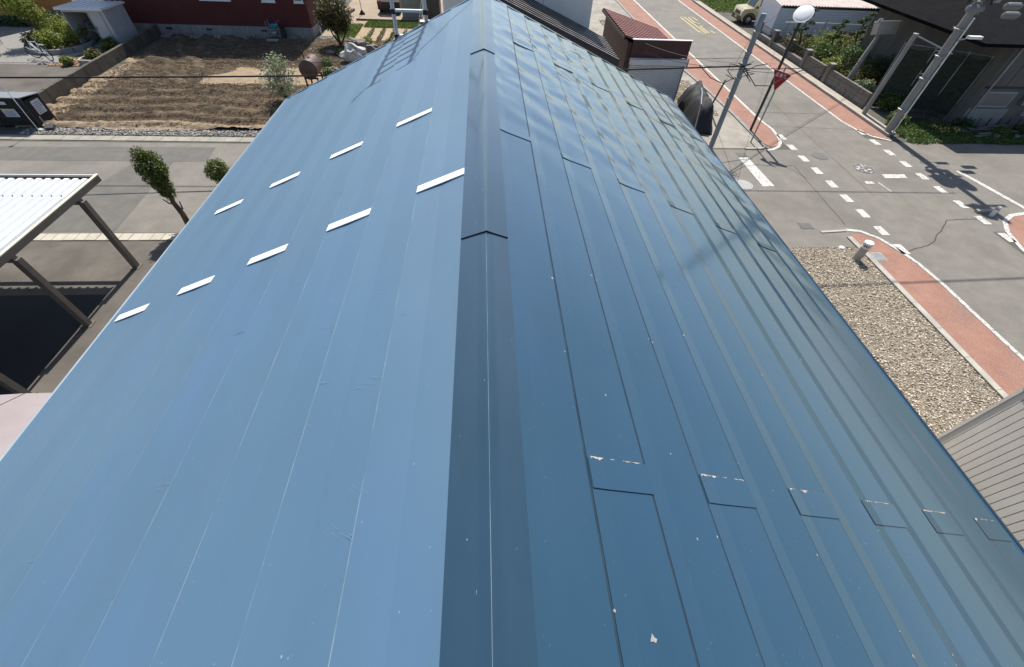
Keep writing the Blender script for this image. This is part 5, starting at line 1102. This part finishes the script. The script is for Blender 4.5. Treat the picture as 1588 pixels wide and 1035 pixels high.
# dark grey house, its front in shade
t = thing('grey_house', 'dark grey house with shaded wall and black tiled roof at the right edge', 'house', (26, 24, 0))
MB().box(22.4, 32, 19.3, 28, 0, 3.22).build('wall', grey_house, t)
MB().box(22.38, 32, 19.25, 19.3, 1.62, 1.69).build('band', black_p, t)
MB().box(26.0, 32, 19.28, 19.3, 1.70, 3.22).build('wall_panel', grey_house2, t)
MB().box(22.42, 24.4, 19.27, 19.3, 0.02, .78).build('wall_panel', conc_grey, t)
for (x0, x1, z0, z1) in ((22.7, 24.1, .86, 1.5), (25.2, 26.4, .5, 1.35)):
    w = MB().box(x0, x1, 19.24, 19.3, z0, z1).build('window', grey_wall, t); MB().box(x0 + .06, x1 - .06, 19.23, 19.24, z0 + .06, z1 - .06).build('pane', mat('frosted_glass', (.16, .16, .155), rough=.3), w)
for x in (23.3, 25.0, 28.2): MB().box(x, x + .02, 19.285, 19.3, 1.7, 3.2).build('panel_joint', black_p, t)
MB().box(20.4, 34, 18.9, 28.6, 3.24, 3.38).build('eave', black_matte, t)
MB().add([(20.3, 18.8, 3.385), (34, 18.8, 3.385), (34, 23.8, 4.5), (22.5, 23.8, 4.5), (34, 28.7, 3.385), (20.3, 28.7, 3.385)], [(0, 1, 2, 3), (3, 2, 4, 5), (0, 3, 5)]).build('roof', black_matte, t)
for k in range(12): MB().tube([(22.6 + k * .5, 19.0, .02), (22.6 + k * .5, 19.0, .45)], .03, 5).build('border_post', bark, t)
MB().tube([(22.55, 19.2, 0), (22.55, 19.2, 3.2)], .04, 8).build('downpipe', steel, t); MB().tube([(22.5, 18.86, 3.2), (34, 18.86, 3.2)], .06, 8).build('gutter_pipe', steel, t)
MB().box(24.6, 24.95, 19.12, 19.28, 1.0, 1.45).build('meter_box', steel, t)
t = thing('netting_frame', 'dark netting hung on thin posts between the grey post and the black roofed house', 'netting', (20.6, 20.8, 0))
net = mat('dark_netting', (.014, .02, .014), (.035, .042, .03), scale=5, rough=.95, stretch=(1, 1, 3))
for x, y in ((19.4, 21.6), (20.5, 21.0), (21.6, 20.4), (22.3, 19.9)): MB().tube([(x, y, 0), (x, y, 2.7)], .022, 6).build('post', steel, t)
for (a, b) in (((19.4, 21.6), (20.5, 21.0)), ((20.5, 21.0), (21.6, 20.4)), ((21.6, 20.4), (22.3, 19.9))):
    MB().tube([(*a, 2.66), (*b, 2.66)], .015, 5).build('top_rail', steel, t)
    mb = MB(); nn = 14
    for j in range(nn + 1):
        for i in range(nn + 1):
            u, v = i / nn, j / nn; w_ = .10 * noise.noise(Vector((a[0] + u * 3, v * 3, 1)))
            mb.v.append((a[0] + (b[0] - a[0]) * u + w_ * .5, a[1] + (b[1] - a[1]) * u - w_, .25 + 2.35 * v - .12 * math.sin(u * 3.1) * v))
    for j in range(nn):
        for i in range(nn): q_ = j * (nn + 1) + i; mb.f.append((q_, q_ + 1, q_ + nn + 2, q_ + nn + 1)); mb.m.append(0)
    mb.build('net', net, t, smooth=True, fix=False)
for k, (x, y, s_, lm, lab) in enumerate(((22.3, 18.9, .45, leaf_dark, 'dark weedy bush below the netting corner'), (23.6, 18.2, .4, leaf_mid, 'weedy clump at the planks'), (24.8, 18.3, .45, leaf_dark, 'dark clump by the meter box'), (19.5, 19.5, .45, leaf_mid, 'leafy clump left of the picket fence'), (26.2, 18.0, .4, leaf_mid, 'weedy clump at the right frame edge'))):
    t = thing('weed_clump', lab, 'plant', (x, y, 0)); MB().tube([(x, y, 0), (x, y, s_ * .5)], .02, 5).build('stem', bark, t); leaves('foliage', cloud((x, y, s_ * .5), (s_, s_ * .8, s_ * .6), 1300, 140 + k, .6), .09, lm, t)
t = thing('stacked_planks', 'dark weathered planks and pots before the grey house', 'planks', (23.4, 18.5, 0))
for k in range(7): MB().obox((23.4 + random.uniform(-.4, .4), 18.2 + k * .1, .1 + .05 * (k % 3)), 2.4, .12, .04, random.uniform(-.2, .3)).build('plank', block_m, t)
for k in range(5): MB().lathe((23.2 + k * .5, 17.9 + .15 * (k % 2), 0), [(.08, 0), (.12, .2), (.10, .2)], 12).build('pot', rock_b, t)
tag(MB().obox((18.95, 21.3, 3.6), .01, .01, .01).build('x', white_p), 'x', 'x') if False else None
hl = MB(); hm = 72  # unseen ring of hills, added to put dark reflections in the roof sheets
for j, (rr_, hh_) in enumerate(((300, 0), (360, 8), (460, 14), (600, 0))):
    for i in range(hm):
        a = 2 * math.pi * i / hm; q_ = Vector((math.cos(a) * 2.2, math.sin(a) * 2.2, 3))
        hl.v.append((math.cos(a) * rr_, math.sin(a) * rr_, hh_ * (1 + .7 * noise.noise(q_) + .4 * noise.noise(q_ * 3)) - .2))
for j in range(3):
    for i in range(hm): hl.f.append((j * hm + i, j * hm + (i + 1) % hm, (j + 1) * hm + (i + 1) % hm, (j + 1) * hm + i)); hl.m.append(0)
struct(hl.build('reflection_hills', mat('reflection_hill', (.03, .05, .02), (.06, .08, .035), scale=.05, rough=1)))
# beyond the road, background houses out of the frame keep the horizon closed
for k, (x, y, lab) in enumerate(((2, 48, 'far pale house beyond the white building'), (30, 52, 'far house beyond the garage'), (-30, 56, 'far house beyond the red house'))):
    t = thing('far_house', lab, 'house', (x, y, 0)); MB().box(x - 4, x + 4, y, y + 8, 0, 4.5).build('wall', off_wall, t); MB().prismy([(x - 4.5, 4.5), (x + 4.5, 4.5), (x, 6.3)], y - .5, y + 8.5).build('roof', black_roof, t)
